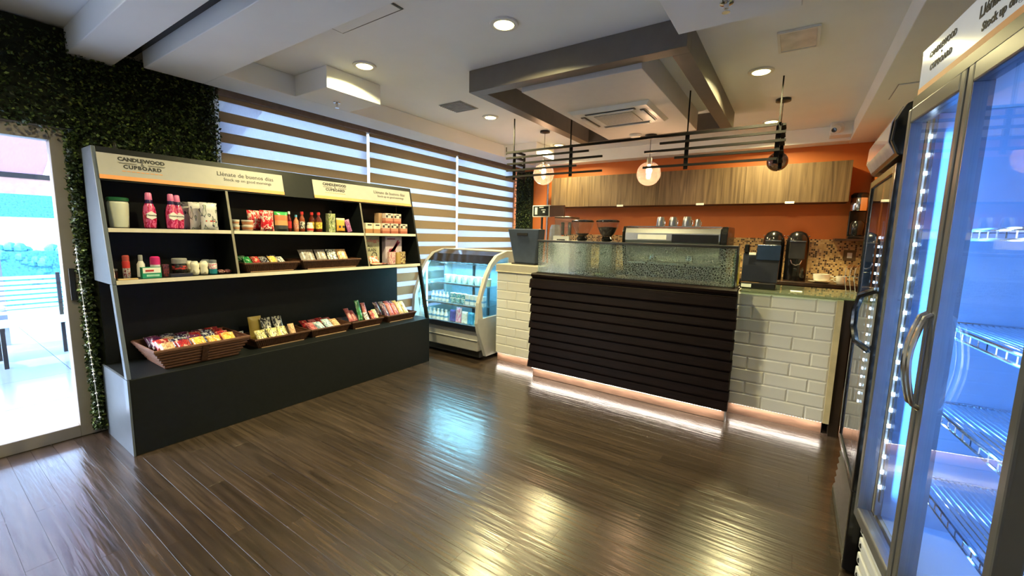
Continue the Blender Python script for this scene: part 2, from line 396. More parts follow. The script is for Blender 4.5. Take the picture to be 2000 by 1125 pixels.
m_tan = fabric('tan_blind_fabric', (.36, .28, .19), (.42, .31, .20), .36)
m_sheer = fabric('sheer_blind_fabric', (.6, .63, .68), (.36, .42, .5), .7, .2)
m_cass = mat('taupe_blind_cassette', (.24, .18, .14), .6)
BL = [(1.62, 3.095, .085, 2.505, 'zebra roller blind nearest the hedge wall, behind the black display shelf'),
      (3.11, 4.595, .06, 2.525, 'middle zebra roller blind with the narrowest white stripes'),
      (4.61, 6.05, .09, 2.505, 'zebra roller blind at the back corner above the refrigerated display case')]
PER = .1675
for a, b_, lw, c0, lab in BL:
    t = thing('roller_blind', lab, 'blind', (X0+.03, (a+b_)/2, 0), group='zebra blinds on the window wall'); hw = (b_-a)/2
    MB().box(-.025, .035, -hw, hw, 2.585, 2.665).build('cassette', m_cass, t, bev=.006)
    zt = 2.585; k = 0
    while True:
        zc = c0 - k*PER; k += 1
        lo, hi = zc-lw/2, zc+lw/2
        if lo < .36: break
        if zt-hi > .004: MB().box(-.0015, .0015, -hw+.012, hw-.012, hi, zt).build('opaque_band', m_tan, t)
        MB().box(-.001, .001, -hw+.012, hw-.012, lo, hi).build('sheer_band', m_sheer, t)
        zt = lo
    MB().box(-.0015, .0015, -hw+.012, hw-.012, .33, zt).build('opaque_band', m_tan, t)
    MB().box(-.012, .012, -hw+.008, hw-.008, .31, .335).build('bottom_rail', m_cass, t, bev=.004)
    MB().tube([(.03, hw-.02, 2.58), (.03, hw-.02, .9)], .0025, 5).build('cord', M['offwhite'], t)

# lamps in the ceiling ---------------------------------------------
m_lens = emat('downlight_lens', (1, .83, .27), 13)
LX, LY = (-2.87, -.33), (2.17, 3.78, 5.37)
spots = [(-1.58, 2.2, 'round downlight in front of the taupe ceiling frame')]
names = {(0, 0): 'round downlight beside the stepped soffit block near the blinds', (0, 1): 'round downlight left of the taupe ceiling frame', (0, 2): 'small far downlight behind the leftmost globe pendant',
         (1, 1): 'round downlight right of the taupe ceiling frame', (1, 2): 'far downlight beside the rightmost pendant cord'}
for (i, j), lab in names.items(): spots.append((LX[i], LY[j], lab))
spots += [(-2.87, .2, 'round downlight over the glass door, on the entrance side of the cross beams'), (-1.2, -.6, 'round downlight nearest the front wall, far from the counter')]
for x, y, lab in spots:
    t = thing('downlight', lab, 'ceiling light', (x, y, ZC), group='recessed ceiling downlights')
    MB().lathe([(.062, -.012), (.085, -.010), (.088, -.001), (.062, -.001)], 28, cap=False).build('trim_ring', M['white'], t, smooth=True)
    MB().lathe([(.0005, -.018), (.03, -.0175), (.055, -.013), (.062, -.006)], 28, cap=False).build('lens', m_lens, t, smooth=True)
    lamp('AREA', 'downlight_lamp', (x, y, ZC-.022), (32 if y > 1 else 12), (1, .87, .42), size=.11, spread=155)

# vents, panels, sprinklers, smoke detector, camera -----------------
m_grey = mat('grey_grille', (.32, .33, .35), .6)
t = thing('air_vent', 'small grey slatted air vent beside the window soffit', 'vent', (-2.93, 3.33, ZC))
MB().box(-.14, .14, -.14, .14, -.006, -.001).build('backing', m_grey, t)
for k in range(9): MB().box(-.13, .13, -.128+k*.029, -.114+k*.029, -.014, -.0065).build('slat', M['white'] if False else m_grey, t)
t = thing('ceiling_panel', 'square glossy access panel right of the taupe frame', 'ceiling panel', (-.1, 3.31, ZC))
MB().box(-.11, .11, -.16, -.145, -.014, -.001).box(-.11, .11, .145, .16, -.014, -.001).box(-.11, -.095, -.145, .145, -.014, -.001).box(.095, .11, -.145, .145, -.014, -.001).build('frame', M['white'], t)
MB().box(-.094, .094, -.144, .144, -.01, -.001).build('panel', mat('glossy_panel', (.7, .66, .62), .15, var=.2, scale=8, bump=.3), t)
t = thing('ceiling_panel', 'large square access hatch with dark gap line, near the cross beam', 'ceiling panel', (-2.26, 1.63, ZC))
MB().box(-.285, .285, -.135, .135, -.004, -.001).build('gap', M['black'], t); MB().box(-.273, .273, -.123, .123, -.0075, -.0045).build('panel', m_ceil, t)
t = thing('ceiling_panel', 'rectangular hatch on the right soffit above the black fridge', 'ceiling panel', (.6, 4.2, ZS))
MB().box(-.11, .11, -.19, .19, -.003, -.001).build('gap', m_grey, t); MB().box(-.104, .104, -.184, .184, -.008, -.0035).build('panel', m_ceil, t)
for x, y, lab in ((-3.40, 2.28, 'chrome fire sprinkler under the yellow-lit soffit block'), (-.367, 2.285, 'chrome fire sprinkler under the white block at the top')):
    t = thing('sprinkler', lab, 'sprinkler', (x, y, ZS), group='fire sprinklers')
    MB().lathe([(.032, -.001), (.03, -.008), (.012, -.012), (.01, -.03)], 16).build('escutcheon', M['chrome'], t, smooth=True)
    MB().lathe([(.004, -.03), (.004, -.042), (.018, -.044), (.018, -.047)], 12).build('deflector', M['chrome'], t)
t = thing('smoke_detector', 'white round smoke detector on the air conditioner box edge', 'detector', (-1.50, 4.50, ZS-.02))
MB().lathe([(.062, -.001), (.062, -.012), (.05, -.028), (.02, -.034), (.0005, -.034)], 24, cap=False).build('body', M['offwhite'], t, smooth=True)
t = thing('security_camera', 'small white dome camera on the back soffit corner', 'camera', (.268, 5.719, 2.70))
MB().lathe([(.05, 0), (.05, -.02), (.035, -.035)], 20, axis='y').build('mount', M['offwhite'], t, smooth=True)
MB().lathe([(.034, -.034), (.04, -.06), (.04, -.1), (.03, -.115), (.001, -.115)], 18, axis='y').build('housing', M['offwhite'], t, rot=(math.radians(18), 0, math.radians(-22)), smooth=True)
MB().lathe([(.024, -.114), (.022, -.121), (.001, -.123)], 14, axis='y').build('lens', M['gloss_black'], t, rot=(math.radians(18), 0, math.radians(-22)), smooth=True)
# ceiling cassette air conditioner
t = thing('air_conditioner', 'white ceiling cassette air conditioner inside the taupe frame', 'air conditioner', (-1.41, 3.75, ZS-.02))
w2, l2 = .355, .31
MB().hexa([(-w2+.03, -l2+.03, -.026), (w2-.03, -l2+.03, -.026), (w2-.03, l2-.03, -.026), (-w2+.03, l2-.03, -.026), (-w2, -l2, -.001), (w2, -l2, -.001), (w2, l2, -.001), (-w2, l2, -.001)]).build('panel', M['offwhite'], t)
MB().box(-.17, .17, -.16, .16, -.034, -.0265).build('intake_grille', mat('intake_grille', (.5, .48, .46), .5, var=.15, scale=60), t, bev=.003)
for sx, sy in ((0, 1), (0, -1), (1, 0), (-1, 0)):
    if sx == 0: MB().box(-.22, .22, sy*.225-.022, sy*.225+.022, -.030, -.0265).build('louver_slot', M['black'] if sy < 0 else M['alu'], t)
    else: MB().box(sx*.265-.022, sx*.265+.022, -.18, .18, -.030, -.0265).build('louver_slot', M['black'], t)
    if sx == 0: MB().box(-.21, .21, sy*.225-.012, sy*.225+.016, -.040, -.0315).build('louver', M['offwhite'], t, bev=.002)
    else: MB().box(sx*.265-.012, sx*.265+.010, -.17, .17, -.040, -.0315).build('louver', M['offwhite'], t, bev=.002)

# hedge panels ------------------------------------------------------
def leafmat():
    m, n, L, b = newmat('boxwood_leaf')
    g = n.new('ShaderNodeNewGeometry'); rp = n.new('ShaderNodeValToRGB'); cr = rp.color_ramp
    cr.elements[0].color = (.006, .016, .006, 1); cr.elements[1].color = (.19, .26, .06, 1); e = cr.elements.new(.68); e.color = (.035, .07, .02, 1)
    L.new(g.outputs['Random Per Island'], rp.inputs[0]); L.new(rp.outputs[0], b.inputs['Base Color']); b.inputs['Roughness'].default_value = .45
    return m
m_leaf = leafmat(); m_leafback = mat('hedge_backing', (.006, .012, .005), .9)
def hedge(mb, o, ux, uz, nrm, w_, h_, n, dep=.07, size=.026):
    """n leaves over a w x h rectangle starting at o, spanned by ux and uz, standing out along nrm"""
    o, ux, uz, nrm = Vector(o), Vector(ux), Vector(uz), Vector(nrm)
    for _ in range(n):
        p = o + ux*random.uniform(-.01, w_+.012) + uz*random.uniform(-.012, h_) + nrm*(dep*(.25+.75*random.random()))
        d = (nrm*random.uniform(.3, 1) + ux*random.uniform(-.9, .9) + uz*random.uniform(-.9, .7)).normalized()
        s = d.cross(Vector((random.random()-.5, random.random()-.5, random.random()-.5))).normalized()
        k = d.cross(s)*.25; L_ = size*random.uniform(.7, 1.3); W = L_*.32
        i = len(mb.v)
        mb.v += [tuple(p), tuple(p+d*L_*.5+s*W+k*L_*.3), tuple(p+d*L_), tuple(p+d*L_*.5-s*W+k*L_*.3)]
        mb.f.append((i, i+1, i+2, i+3)); mb.mi.append(0)
def hedge_obj(name, patches, back, label):
    mb = MB()
    for p in patches: hedge(mb, *p)
    mb.m = 1
    for b_ in back: mb.box(*b_)
    me = bpy.data.meshes.new(name); me.from_pydata(mb.v, [], mb.f); me.update(); me.materials.append(m_leaf); me.materials.append(m_leafback); me.polygons.foreach_set('material_index', mb.mi)
    o = bpy.data.objects.new(name, me); COL.objects.link(o); o['kind'] = 'stuff'; return tag(o, label, 'hedge')
Xh = X0+.006
hedge_obj('hedge_panel', [((Xh+.02, -1.4, 2.10), (0, 1, 0), (0, 0, 1), (1, 0, 0), 2.16, .62, 5600), ((Xh+.02, .76, 2.04), (0, 1, 0), (0, 0, 1), (1, 0, 0), .84, .64, 4200, .06), ((Xh+.005, .712, .06), (0, 1, 0), (0, 0, 1), (1, 0, 0), .035, 2.05, 4200, .075, .024)],
          [(Xh, Xh+.028, -1.4, .765, 2.13, 2.755), (Xh, Xh+.028, .765, .985, 2.1, ZS-.002), (Xh, Xh+.028, .985, 1.60, 1.9, 2.68), (Xh, Xh+.028, .752, .95, .05, 2.1)], 'dark green artificial boxwood hedge wall around the glass door')
hedge_obj('hedge_panel', [((-3.995, Y1-.03, 1.2), (1, 0, 0), (0, 0, 1), (0, -1, 0), .285, 1.34, 2200)], [(-4.025, -3.7, Y1-.03, Y1-.002, 1.2, 2.55)], 'narrow strip of artificial hedge in the back corner beside the register')
bs = thing('dot_row', 'row of small white dots running along the hedge beside the door', 'bead string', (X0+.105, .698, 0))  # small white dots on a thin line along the hedge edge
mw = mat('white_dot', (.85, .87, .9), .2)
MB().tube([(0, 0, 1.35), (.004, .012, .8), (0, .03, .12)], .0015, 5).build('string', M['offwhite'], bs)
zz = 1.33
while zz > .13:
    MB().lathe([(.0005, -.008), (.006, -.004), (.008, 0), (.006, .004), (.0005, .008)], 8, cap=False).build('dot', mw, bs, loc=(.004, (1.35-zz)/1.23*.03, zz), smooth=True); zz -= random.choice((.022, .03, .05, .09))
# ================================================================== OUTSIDE THE GLASS DOOR
m_ter = mat('terrace_tile', (.30, .37, .48), .10, var=.06, scale=2)
ter = struct(MB().box(-16, X0-T-.001, -9, 14, -.14, -.03).build('floor_terrace', mat('terrace_grout', (.35, .36, .38), .7)))
tm = MB().box(-.447, .447, -.447, .447, -.029, -.012).mesh('terrace_tile', m_ter)
for i in range(6):
    for j in range(7):
        o = bpy.data.objects.new('tile', tm); COL.objects.link(o); o.location = (-4.72-i*.9, -2.2+j*.9, 0); o.parent = ter
struct(MB().box(-15.2, -15.0, -9, 14, -.03, 1.9).build('wall_terrace', mat('white_garden_wall', (.8, .82, .85), .7, var=.02)))
m_teal = mat('blue_green_hedge', (.03, .22, .3), .7, var=.5, scale=30, bump=.6)
def bush(name, x, y0, y1, z0, z1, lab, cat):
    mb = MB().box(x-.2, x+.2, y0, y1, z0, z1-.18); random.seed(int(abs(x)*10))
    for k in range(420):
        r = random.uniform(.05, .12); mb.lathe([(r*.2, -r), (r*.9, -r*.5), (r, .2*r), (r*.6, r*.8), (.005, r)], 6, (x+random.uniform(.0, .24), random.uniform(y0, y1), random.uniform(z0+.5, z1-.1+.06*math.sin(k))))
    return tag(mb.build(name, m_teal, smooth=True), lab, cat)
bush('clipped_hedge', -11.5, -3, 6, -.03, 1.18, 'low bluish clipped hedge across the terrace beyond the glass door', 'hedge')
MB_ = MB().box(-14.2, -13.9, -6, 9, 1.62, 2.12); tag(MB_.build('planter_box', m_teal), 'blue-green planting strip high on the garden wall', 'planter')
random.seed(11)
# striped awning
aw = thing('awning', 'white and mauve striped awning over the terrace', 'awning', (-8.2, 1, 0))
ms = [fabric('awning_white', (.8, .8, .82), (.8, .8, .82), .6), fabric('awning_mauve', (.45, .36, .46), (.48, .38, .5), .6)]
for k in range(14):
    y = -4+k*.42
    MB().hexa([(0, y, 2.12), (0, y+.42, 2.12), (-.01, y+.42, 2.11), (-.01, y, 2.11), (2.4, y, 3.05), (2.4, y+.42, 3.05), (2.39, y+.42, 3.06), (2.39, y, 3.06)]).build('stripe', ms[k % 2], aw)
MB().box(-.02, .02, -4, 1.9, 2.06, 2.125).build('front_bar', M['black'], aw)
MB().box(-.012, -.004, -4, 1.9, 1.86, 2.06).build('valance', mat('pink_valance', (.72, .45, .4), .8), aw)
# post
tag(MB().box(-8.05, -7.97, .66, .74, -.03, 2.06).build('awning_post', mat('blue_grey_post', (.18, .22, .3), .5), bev=.004), 'slim blue-grey post carrying the striped awning', 'post')
# slatted garden bench, seen from behind the glass
def slat_bench(x, y, lab, wide=1.0):
    t = thing('slatted_chair', lab, 'chair', (x, y, -.012), 0, 'slatted terrace chairs')
    mg = mat('pale_green_slat', (.5, .75, .7), .45, var=.05); md = M['blackmetal']
    for k in range(8): MB().box(-.26, -.235, -wide/2, wide/2, .5+k*.055, .535+k*.055).build('back_slat', mg, t, bev=.003)
    for k in range(6): MB().box(-.22+k*.08, -.16+k*.08, -wide/2, wide/2, .43, .45).build('seat_slat', mg, t, bev=.003)
    for sy in (-1, 1):
        for sx in (-.22, .22): MB().box(sx-.016, sx+.016, sy*(wide/2-.06)-.016, sy*(wide/2-.06)+.016, 0, .43 if sx > 0 else .95).build('leg', md, t)
    MB().box(-.22, .22, -wide/2+.05, -wide/2+.08, .39, .43).box(-.22, .22, wide/2-.08, wide/2-.05, .39, .43).build('seat_rail', md, t)
slat_bench(-6.9, .82, 'pale green slatted terrace bench facing the glass door', .62)
slat_bench(-7.5, -.35, 'second pale green slatted bench, farther left on the terrace', .8)
t = thing('terrace_table', 'low dark-legged table on the terrace by the glass door', 'table', (-6.1, .12, -.012))
MB().lathe([(.42, .70), (.44, .71), (.44, .73), (.42, .74)], 28).build('tabletop', mat('glass_top_blue', (.2, .3, .4), .1), t, smooth=True)
MB().lathe([(.03, 0.02), (.03, .70)], 12).build('column', M['blackmetal'], t, smooth=True); MB().lathe([(.24, 0), (.24, .012), (.04, .03)], 24).build('base', M['blackmetal'], t, smooth=True)
# ================================================================== BLACK DISPLAY SHELF
def neg(t): return tuple(-c for c in t.location)
m_shelf = mat('charcoal_laminate', (.006, .0078, .0088), .45, var=.15, scale=30, spec=.3)
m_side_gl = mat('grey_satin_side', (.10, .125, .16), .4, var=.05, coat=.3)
m_edge = mat('pale_shelf_edge', (.72, .66, .55), .45, var=.06)
SH = thing('display_shelf', 'large black slanted display shelf with signs, stocked with snacks', 'shelf', (-3.74, 2.105, 0)); N_ = neg(SH)
def xs(z): return -3.455 - (z-.515)*.2054
YA, YB = .77, 3.44
def pb(mb, n, m, parent=SH, **k): return mb.build(n, m, parent, loc=N_ if parent is SH else (0, 0, 0), **k)
pb(MB().box(-4.02, -3.455, YA+.012, YB, 0, .515), 'base', m_shelf, bev=.003)
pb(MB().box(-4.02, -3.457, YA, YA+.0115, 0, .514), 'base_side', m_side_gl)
pb(MB().box(-3.995, -3.98, YA+.02, YB-.02, .516, 1.985), 'back_panel', m_shelf)
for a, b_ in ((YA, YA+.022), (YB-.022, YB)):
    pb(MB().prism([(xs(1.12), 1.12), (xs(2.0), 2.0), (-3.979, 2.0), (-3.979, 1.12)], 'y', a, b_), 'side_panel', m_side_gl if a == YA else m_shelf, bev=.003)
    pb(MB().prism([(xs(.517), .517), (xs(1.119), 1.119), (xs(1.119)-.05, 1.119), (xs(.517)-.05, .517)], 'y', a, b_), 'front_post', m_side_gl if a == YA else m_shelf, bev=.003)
for y in (1.50, 2.715):
    pb(MB().prism([(xs(1.146)-.004, 1.146), (xs(1.785)-.004, 1.785), (-3.979, 1.785), (-3.979, 1.146)], 'y', y, y+.02), 'divider', m_shelf)
    pb(MB().prism([(xs(1.146)-.003, 1.146), (xs(1.785)-.003, 1.785), (xs(1.785)-.0015, 1.785), (xs(1.146)-.0015, 1.146)], 'y', y+.002, y+.018), 'divider_edge', mat('divider_edge_band', (.2, .18, .14), .5))
pb(MB().prism([(xs(1.785), 1.785), (xs(2.0), 2.0), (xs(2.0)-.02, 2.0), (xs(1.785)-.02, 1.785)], 'y', YA+.0225, YB-.0225), 'header_board', m_shelf)
pb(MB().box(-3.978, xs(2.0)-.021, YA+.0225, YB-.0225, 1.982, 2.0), 'top_board', m_shelf)
for a, b_ in ((YA+.023, 1.4995), (1.5205, 2.7145), (2.7355, YB-.023)):
    s = pb(MB().box(-3.978, xs(1.47)-.006, a, b_, 1.457, 1.48), 'shelf_board', m_shelf)
    MB().box(xs(1.47)-.0055, xs(1.47)+.002, a, b_, 1.455, 1.481).build('edge_strip', m_edge, s)
s = pb(MB().box(-3.978, xs(1.13)-.006, YA+.023, YB-.023, 1.121, 1.145), 'shelf_board', m_shelf)
MB().box(xs(1.13)-.0055, xs(1.13)+.002, YA+.023, YB-.023, 1.119, 1.146).build('edge_strip', m_edge, s)

SV = (-.2054, 0, 1)
def header_sign(y0, y1, label, k=1.0):
    t = thing('sign_board', label, 'sign', (xs(1.88)+.002, (y0+y1)/2, 1.88)); hw = (y1-y0)/2
    def P(y, z, off): return (xs(z)-xs(1.88)+off-.002, y, z-1.88)
    def slab(za, zb, o0, o1, sk=0):
        return MB().hexa([P(-hw+sk, za, o0), P(hw, za, o0), P(hw, za, o1), P(-hw+sk, za, o1), P(-hw+sk, zb, o0), P(hw, zb, o0), P(hw, zb, o1), P(-hw+sk, zb, o1)])
    slab(1.812, 1.962, .001, .006).build('panel', M['cream_board'], t)
    slab(1.795, 1.822, .0062, .0075).build('orange_band', M['orange_ink'], t)
    def tx(s, size, y, z, m=M['ink'], fs=1.0, sp=1.0, b=0.0): text(s, size, m, t, basis((0, 1, 0), SV, P(y, z, .0068)), font_scale=fs, spacing=sp, bold=b)
    ly = -hw+.225
    tx('CANDLEWOOD', .034, ly, 1.933, b=.0016); tx('CUPBOARD', .034, ly, 1.884, sp=1.18, b=.0016)
    for ra, rb_, rz_ in ((-.125, -.03, 1.909), (.03, .125, 1.909), (-.12, -.03, 1.904), (.03, .12, 1.904)):
        MB().hexa([P(ly+ra, rz_, .0065), P(ly+rb_, rz_, .0065), P(ly+rb_, rz_, .0072), P(ly+ra, rz_, .0072), P(ly+ra, rz_+.002, .0065), P(ly+rb_, rz_+.002, .0065), P(ly+rb_, rz_+.002, .0072), P(ly+ra, rz_+.002, .0072)]).build('rule', M['ink'], t)
    tx('&', .03, ly, 1.908)
    for q in range(9):
        a = ly-.11+q*.0245
        MB().hexa([P(a, 1.853, .0065), P(a+.018, 1.853, .0065), P(a+.018, 1.853, .0072), P(a, 1.853, .0072), P(a, 1.858, .0065), P(a+.018, 1.858, .0065), P(a+.018, 1.858, .0072), P(a, 1.858, .0072)]).build('small_print', M['orange_ink'], t)
    ry = hw-.29
    tx('Llénate de buenos días', .046, ry, 1.913); tx('Stock up on good mornings', .032, ry+.01, 1.874)
    return t
header_sign(.79, 1.96, 'cream header sign over the left half of the black shelf, orange lower band')
header_sign(2.235, 3.41, 'cream header sign over the right half of the black shelf, orange lower band')

# ------------------------------------------------------------------ goods
def goods(name, label, cat, loc, parts, rz=0.0, group=None, n=16):
    """round goods: parts = (part name, lathe profile, material)"""
    t = thing(name, label, cat, loc, rz, group)
    for pn, prof, m in parts: MB().lathe(prof, n).build(pn, m, t, smooth=True)
    return t
def carton(name, label, cat, loc, d, m, front=None, rz=0.0, group=None, txt=None):
    t = thing(name, label, cat, loc, rz, group); x, y, z = d
    MB().box(-x/2, x/2, -y/2, y/2, 0, z).build('box', m, t, bev=.0015)
    if front: MB().box(x/2, x/2+.0008, -y/2+.004, y/2-.004, front[1]*z, front[2]*z).build('front_print', front[0], t)
    for s, size, py, pz, mm in (txt or []): text(s, size, mm, t, basis((0, 1, 0), (0, 0, 1), (x/2+.0012, py, pz*z)))
    return t
def bag_mesh(w, h, t, m, stand=True, nx=9, nz=9, seed=0):
    rnd = random.Random(seed); mb = MB(); fr_ = []
    for side in (1, -1):
        i0 = len(mb.v)
        for k in range(nz+1):
            v = k/nz
            for j in range(nx+1):
                u = j/nx*2-1
                prof = max(0, 1-abs(u)**2.6)
                vv = v*2-1; pv = max(0, 1-abs(vv)**(5 if not stand or v > .5 else 9))
                th = t/2*prof**.55*pv**.6 + (rnd.random()-.5)*t*.09*prof*pv
                crimp = .0014
                wy = w/2*(1-.05*(1-abs(vv)**3))
                mb.v.append((side*max(th, crimp*.5), u*wy, v*h))
        for k in range(nz):
            for j in range(nx):
                a = i0+k*(nx+1)+j; q = (a, a+1, a+nx+2, a+nx+1)
                mb.f.append(q if side > 0 else q[::-1]); mb.mi.append(0)
        fr_.append(i0)
    A, B = fr_
    ring = [j for j in range(nx+1)] + [k*(nx+1)+nx for k in range(1, nz+1)] + [nz*(nx+1)+j for j in range(nx-1, -1, -1)] + [k*(nx+1) for k in range(nz-1, 0, -1)]
    for q in range(len(ring)):
        a, b_ = ring[q], ring[(q+1) % len(ring)]
        mb.f.append((A+b_, A+a, B+a, B+b_)); mb.mi.append(0)
    return mb.mesh('bag', m, True)
_bags = {}
def bag(name, label, loc, w, h, t, m, tilt=0.0, rz=0.0, group=None, cat='snack bag', roll=0.0, extra=None):
    """tilt leans the bag back (towards -x)"""
    key = (round(w, 3), round(h, 3), round(t, 3), m.name)
    if key not in _bags: _bags[key] = bag_mesh(w, h, t, m, seed=len(_bags))
    o = bpy.data.objects.new(name, _bags[key]); COL.objects.link(o); o.location = loc
    o.matrix_world = Matrix.Translation(loc) @ Matrix.Rotation(rz, 4, 'Z') @ Matrix.Rotation(-tilt, 4, 'Y') @ Matrix.Rotation(roll, 4, 'X')
    tag(o, label, cat, group)
    if extra:
        for s, size, z, mm in extra: text(s, size, mm, o, basis((0, 1, 0), (0, 0, 1), (t/2+.001, 0, z)))
    return o
Z1, Z2, ZB = 1.4815, 1.1465, .5155
# upper shelf, left bay
m_tub = mat('milky_plastic', (.62, .64, .55), .4, var=.05)
goods('storage_tub', 'white plastic tub with dark green lid at left end of upper shelf', 'tub', (-3.80, .885, Z1), [('body', [(.044, 0), (.05, .006), (.056, .16), (.054, .172), (.048, .178)], m_tub), ('lid', [(.05, .1785), (.058, .18), (.058, .198), (.05, .203)], mat('dark_green_lid', (.01, .10, .04), .4))])
m_pinkb = patmat('pink_softener_print', [(.55, .02, .12), (.75, .12, .3), (.45, .01, .06)], 4, .25, .4)
m_pinkc = mat('pink_cap', (.8, .2, .42), .3); m_navy = mat('navy_neck', (.02, .01, .07), .25)
def softener(loc, lab, s=1.0):
    t = goods('softener_bottle', lab, 'bottle', loc, [('body', [(.026*s, 0), (.034*s, .008), (.037*s, .06), (.037*s, .11), (.031*s, .15), (.022*s, .172)], m_pinkb), ('neck', [(.0225*s, .1722), (.021*s, .188), (.019*s, .196)], m_navy), ('cap', [(.0195*s, .1962), (.0205*s, .2), (.018*s, .24), (.013*s, .246)], m_pinkc)], group='pink softener bottles on the upper shelf')
    MB().prism([(-.026*s, .075), (0, .062), (.026*s, .075), (.028*s, .1), (.012*s, .112), (0, .12), (-.012*s, .112), (-.028*s, .1)], 'x', .030*s, .0375*s+.0008).build('paper_label', M['paper'], t)
    text('Downy', .02*s, M['ink'], t, basis((0, 1, 0), (0, 0, 1), (.0375*s+.0016, 0, .092)))
    return t
softener((-3.74, 1.033, Z1), 'pink softener bottle standing alone beside the white tub'); softener((-3.70, 1.145, Z1), 'pink softener bottle at the front of the pair', .92); softener((-3.78, 1.205, Z1), 'pink softener bottle half hidden behind its neighbour')
m_pouch = patmat('silver_pouch_print', [(.62, .6, .6), (.68, .67, .66), (.05, .05, .1), (.45, .5, .4), (.66, .64, .62)], 3, .3, .3, pos=(0, .38, .56, .6, .65))
for k, (x, y, lab) in enumerate(((-3.84, 1.30, 'rearmost silver pouch in the row of pouches on the upper shelf'), (-3.78, 1.335, 'middle silver pouch in the row of pouches on the upper shelf'), (-3.72, 1.385, 'front silver pouch with round fruit print on the upper shelf'))):
    t = bag('food_pouch', lab, (x, y, Z1), .115, .205, .04, m_pouch, math.radians(3), group='silver pouches', cat='pouch')
    if k == 2: MB().box(.0185, .0195, -.03, .03, .06, .07).build('red_print', M['redplastic'], t)
# upper shelf, middle bay
m_cupp = patmat('noodle_cup_print', [(.6, .55, .45), (.6, .25, .12), (.65, .6, .5)], kind='band', pos=(0, .35, .7)); m_cupo = patmat('orange_cup_print', [(.6, .4, .3), (.6, .2, .08), (.65, .5, .4)], kind='band', pos=(0, .3, .72))
for i, (y, m, lab) in enumerate(((1.566, m_cupp, 'white noodle cup'), (1.655, m_cupo, 'orange noodle cup'))):
    r = .03 if i == 0 else .044
    for k in range(2):
        goods('noodle_cup', lab + (', lower of its stack of two' if k == 0 else ', upper of its stack of two'), 'cup', (-3.73, y, Z1+k*.043), [('cup', [(r*.8, 0), (r*.85, .003), (r*.97, .035)], m), ('lid', [(r*.98, .0352), (r, .036), (r, .040), (r*.9, .0415)], M['paper'])], group='noodle cups stacked on the upper shelf')
m_red = patmat('red_snack_print', [(.55, .01, .02), (.7, .03, .05), (.75, .6, .5), (.4, .01, .02)], 4.5); m_green = patmat('green_bag_print', [(.6, .5, .35), (.55, .12, .04), (.05, .3, .08), (.1, .05, .04)], kind='band', pos=(0, .35, .75, .9))
bag('snack_bag', 'red snack bag behind the other red bag on the upper shelf', (-3.80, 1.745, Z1), .11, .17, .05, m_red, .08, group='red snack bags'); bag('snack_bag', 'red snack bag with white lettering at front of the upper shelf', (-3.72, 1.808, Z1), .112, .172, .05, m_red, .05, group='red snack bags')
g = bag('snack_bag', 'green and orange bag beside the red snack bags', (-3.73, 1.932, Z1), .118, .168, .045, patmat('green_orange_print', [(.05, .05, .05), (.6, .3, .12), (.65, .18, .08), (.04, .35, .08)], kind='band', pos=(0, .3, .55, .82)), .05)
m_sauce = mat('dark_red_sauce', (.12, .008, .006), .12, coat=.4); m_brn = mat('brown_sauce_glass', (.10, .012, .004), .1, coat=.5)
def sauce(name, lab, loc, r, h, body, cap, band=None, group=None, neck=.42):
    pr_ = [('body', [(r*.85, 0), (r, .005), (r, h*.55), (r*.85, h*.66), (r*neck, h*.78), (r*neck, h*.86)], body), ('cap', [(r*neck*1.15, h*.862), (r*neck*1.15, h*.985), (r*neck*.8, h)], cap)]
    if band: pr_.append(('label_band', [(r*1.015, h*.16), (r*1.02, h*.17), (r*1.02, h*.5), (r*1.015, h*.51)], band))
    return goods(name, lab, 'bottle', loc, pr_, group=group)
m_blu = mat('sky_blue_cap', (.12, .4, .65), .35); m_yel = patmat('yellow_label', [(.75, .55, .08), (.12, .04, .02), (.75, .6, .1)], 5, kind='voronoi')
sauce('sauce_bottle', 'red sauce bottle with white cap next to the green bag', (-3.76, 2.015, Z1), .020, .176, m_sauce, M['paper'], M['redplastic'])
sauce('sauce_bottle', 'small orange bottle with sky blue cap', (-3.74, 2.066, Z1), .022, .148, mat('salmon_sauce', (.55, .2, .1), .3), m_blu, patmat('salmon_label', [(.6, .4, .3), (.5, .1, .06)], 6))
sauce('sauce_bottle', 'tall hot sauce bottle with red neck and diamond label', (-3.73, 2.116, Z1), .024, .18, mat('hot_sauce', (.25, .05, .02), .2), M['redplastic'], patmat('bw_label', [(.03, .03, .03), (.6, .58, .5)], 5), neck=.5)
goods('mayonnaise_jar', 'short cream jar with red label in front of the hot sauce', 'jar', (-3.70, 2.172, Z1), [('body', [(.022, 0), (.027, .005), (.028, .05), (.021, .066)], mat('cream_jar', (.75, .68, .5), .3)), ('label_band', [(.0283, .012), (.0286, .014), (.0286, .03), (.0283, .032)], M['redplastic']), ('lid', [(.0222, .0662), (.023, .068), (.023, .082), (.02, .084)], M['paper'])])
sauce('sauce_bottle', 'brown sauce bottle with red cap, rear of the pair', (-3.79, 2.245, Z1), .03, .182, m_brn, M['redplastic'], m_yel, 'brown sauce bottles'); sauce('sauce_bottle', 'brown sauce bottle with red cap and yellow label, front of the pair', (-3.73, 2.277, Z1), .03, .182, m_brn, M['redplastic'], m_yel, 'brown sauce bottles')
t = carton('juice_carton', 'tall green speckled carton with black cap on the upper shelf', 'carton', (-3.74, 2.405, Z1), (.055, .068, .178), patmat('green_speckle_print', [(.05, .09, .03), (.45, .45, .3), (.2, .3, .05), (.65, .62, .5)], 7))
MB().lathe([(.014, .178), (.014, .2), (.012, .205)], 14).build('cap', M['black'], t, smooth=True)
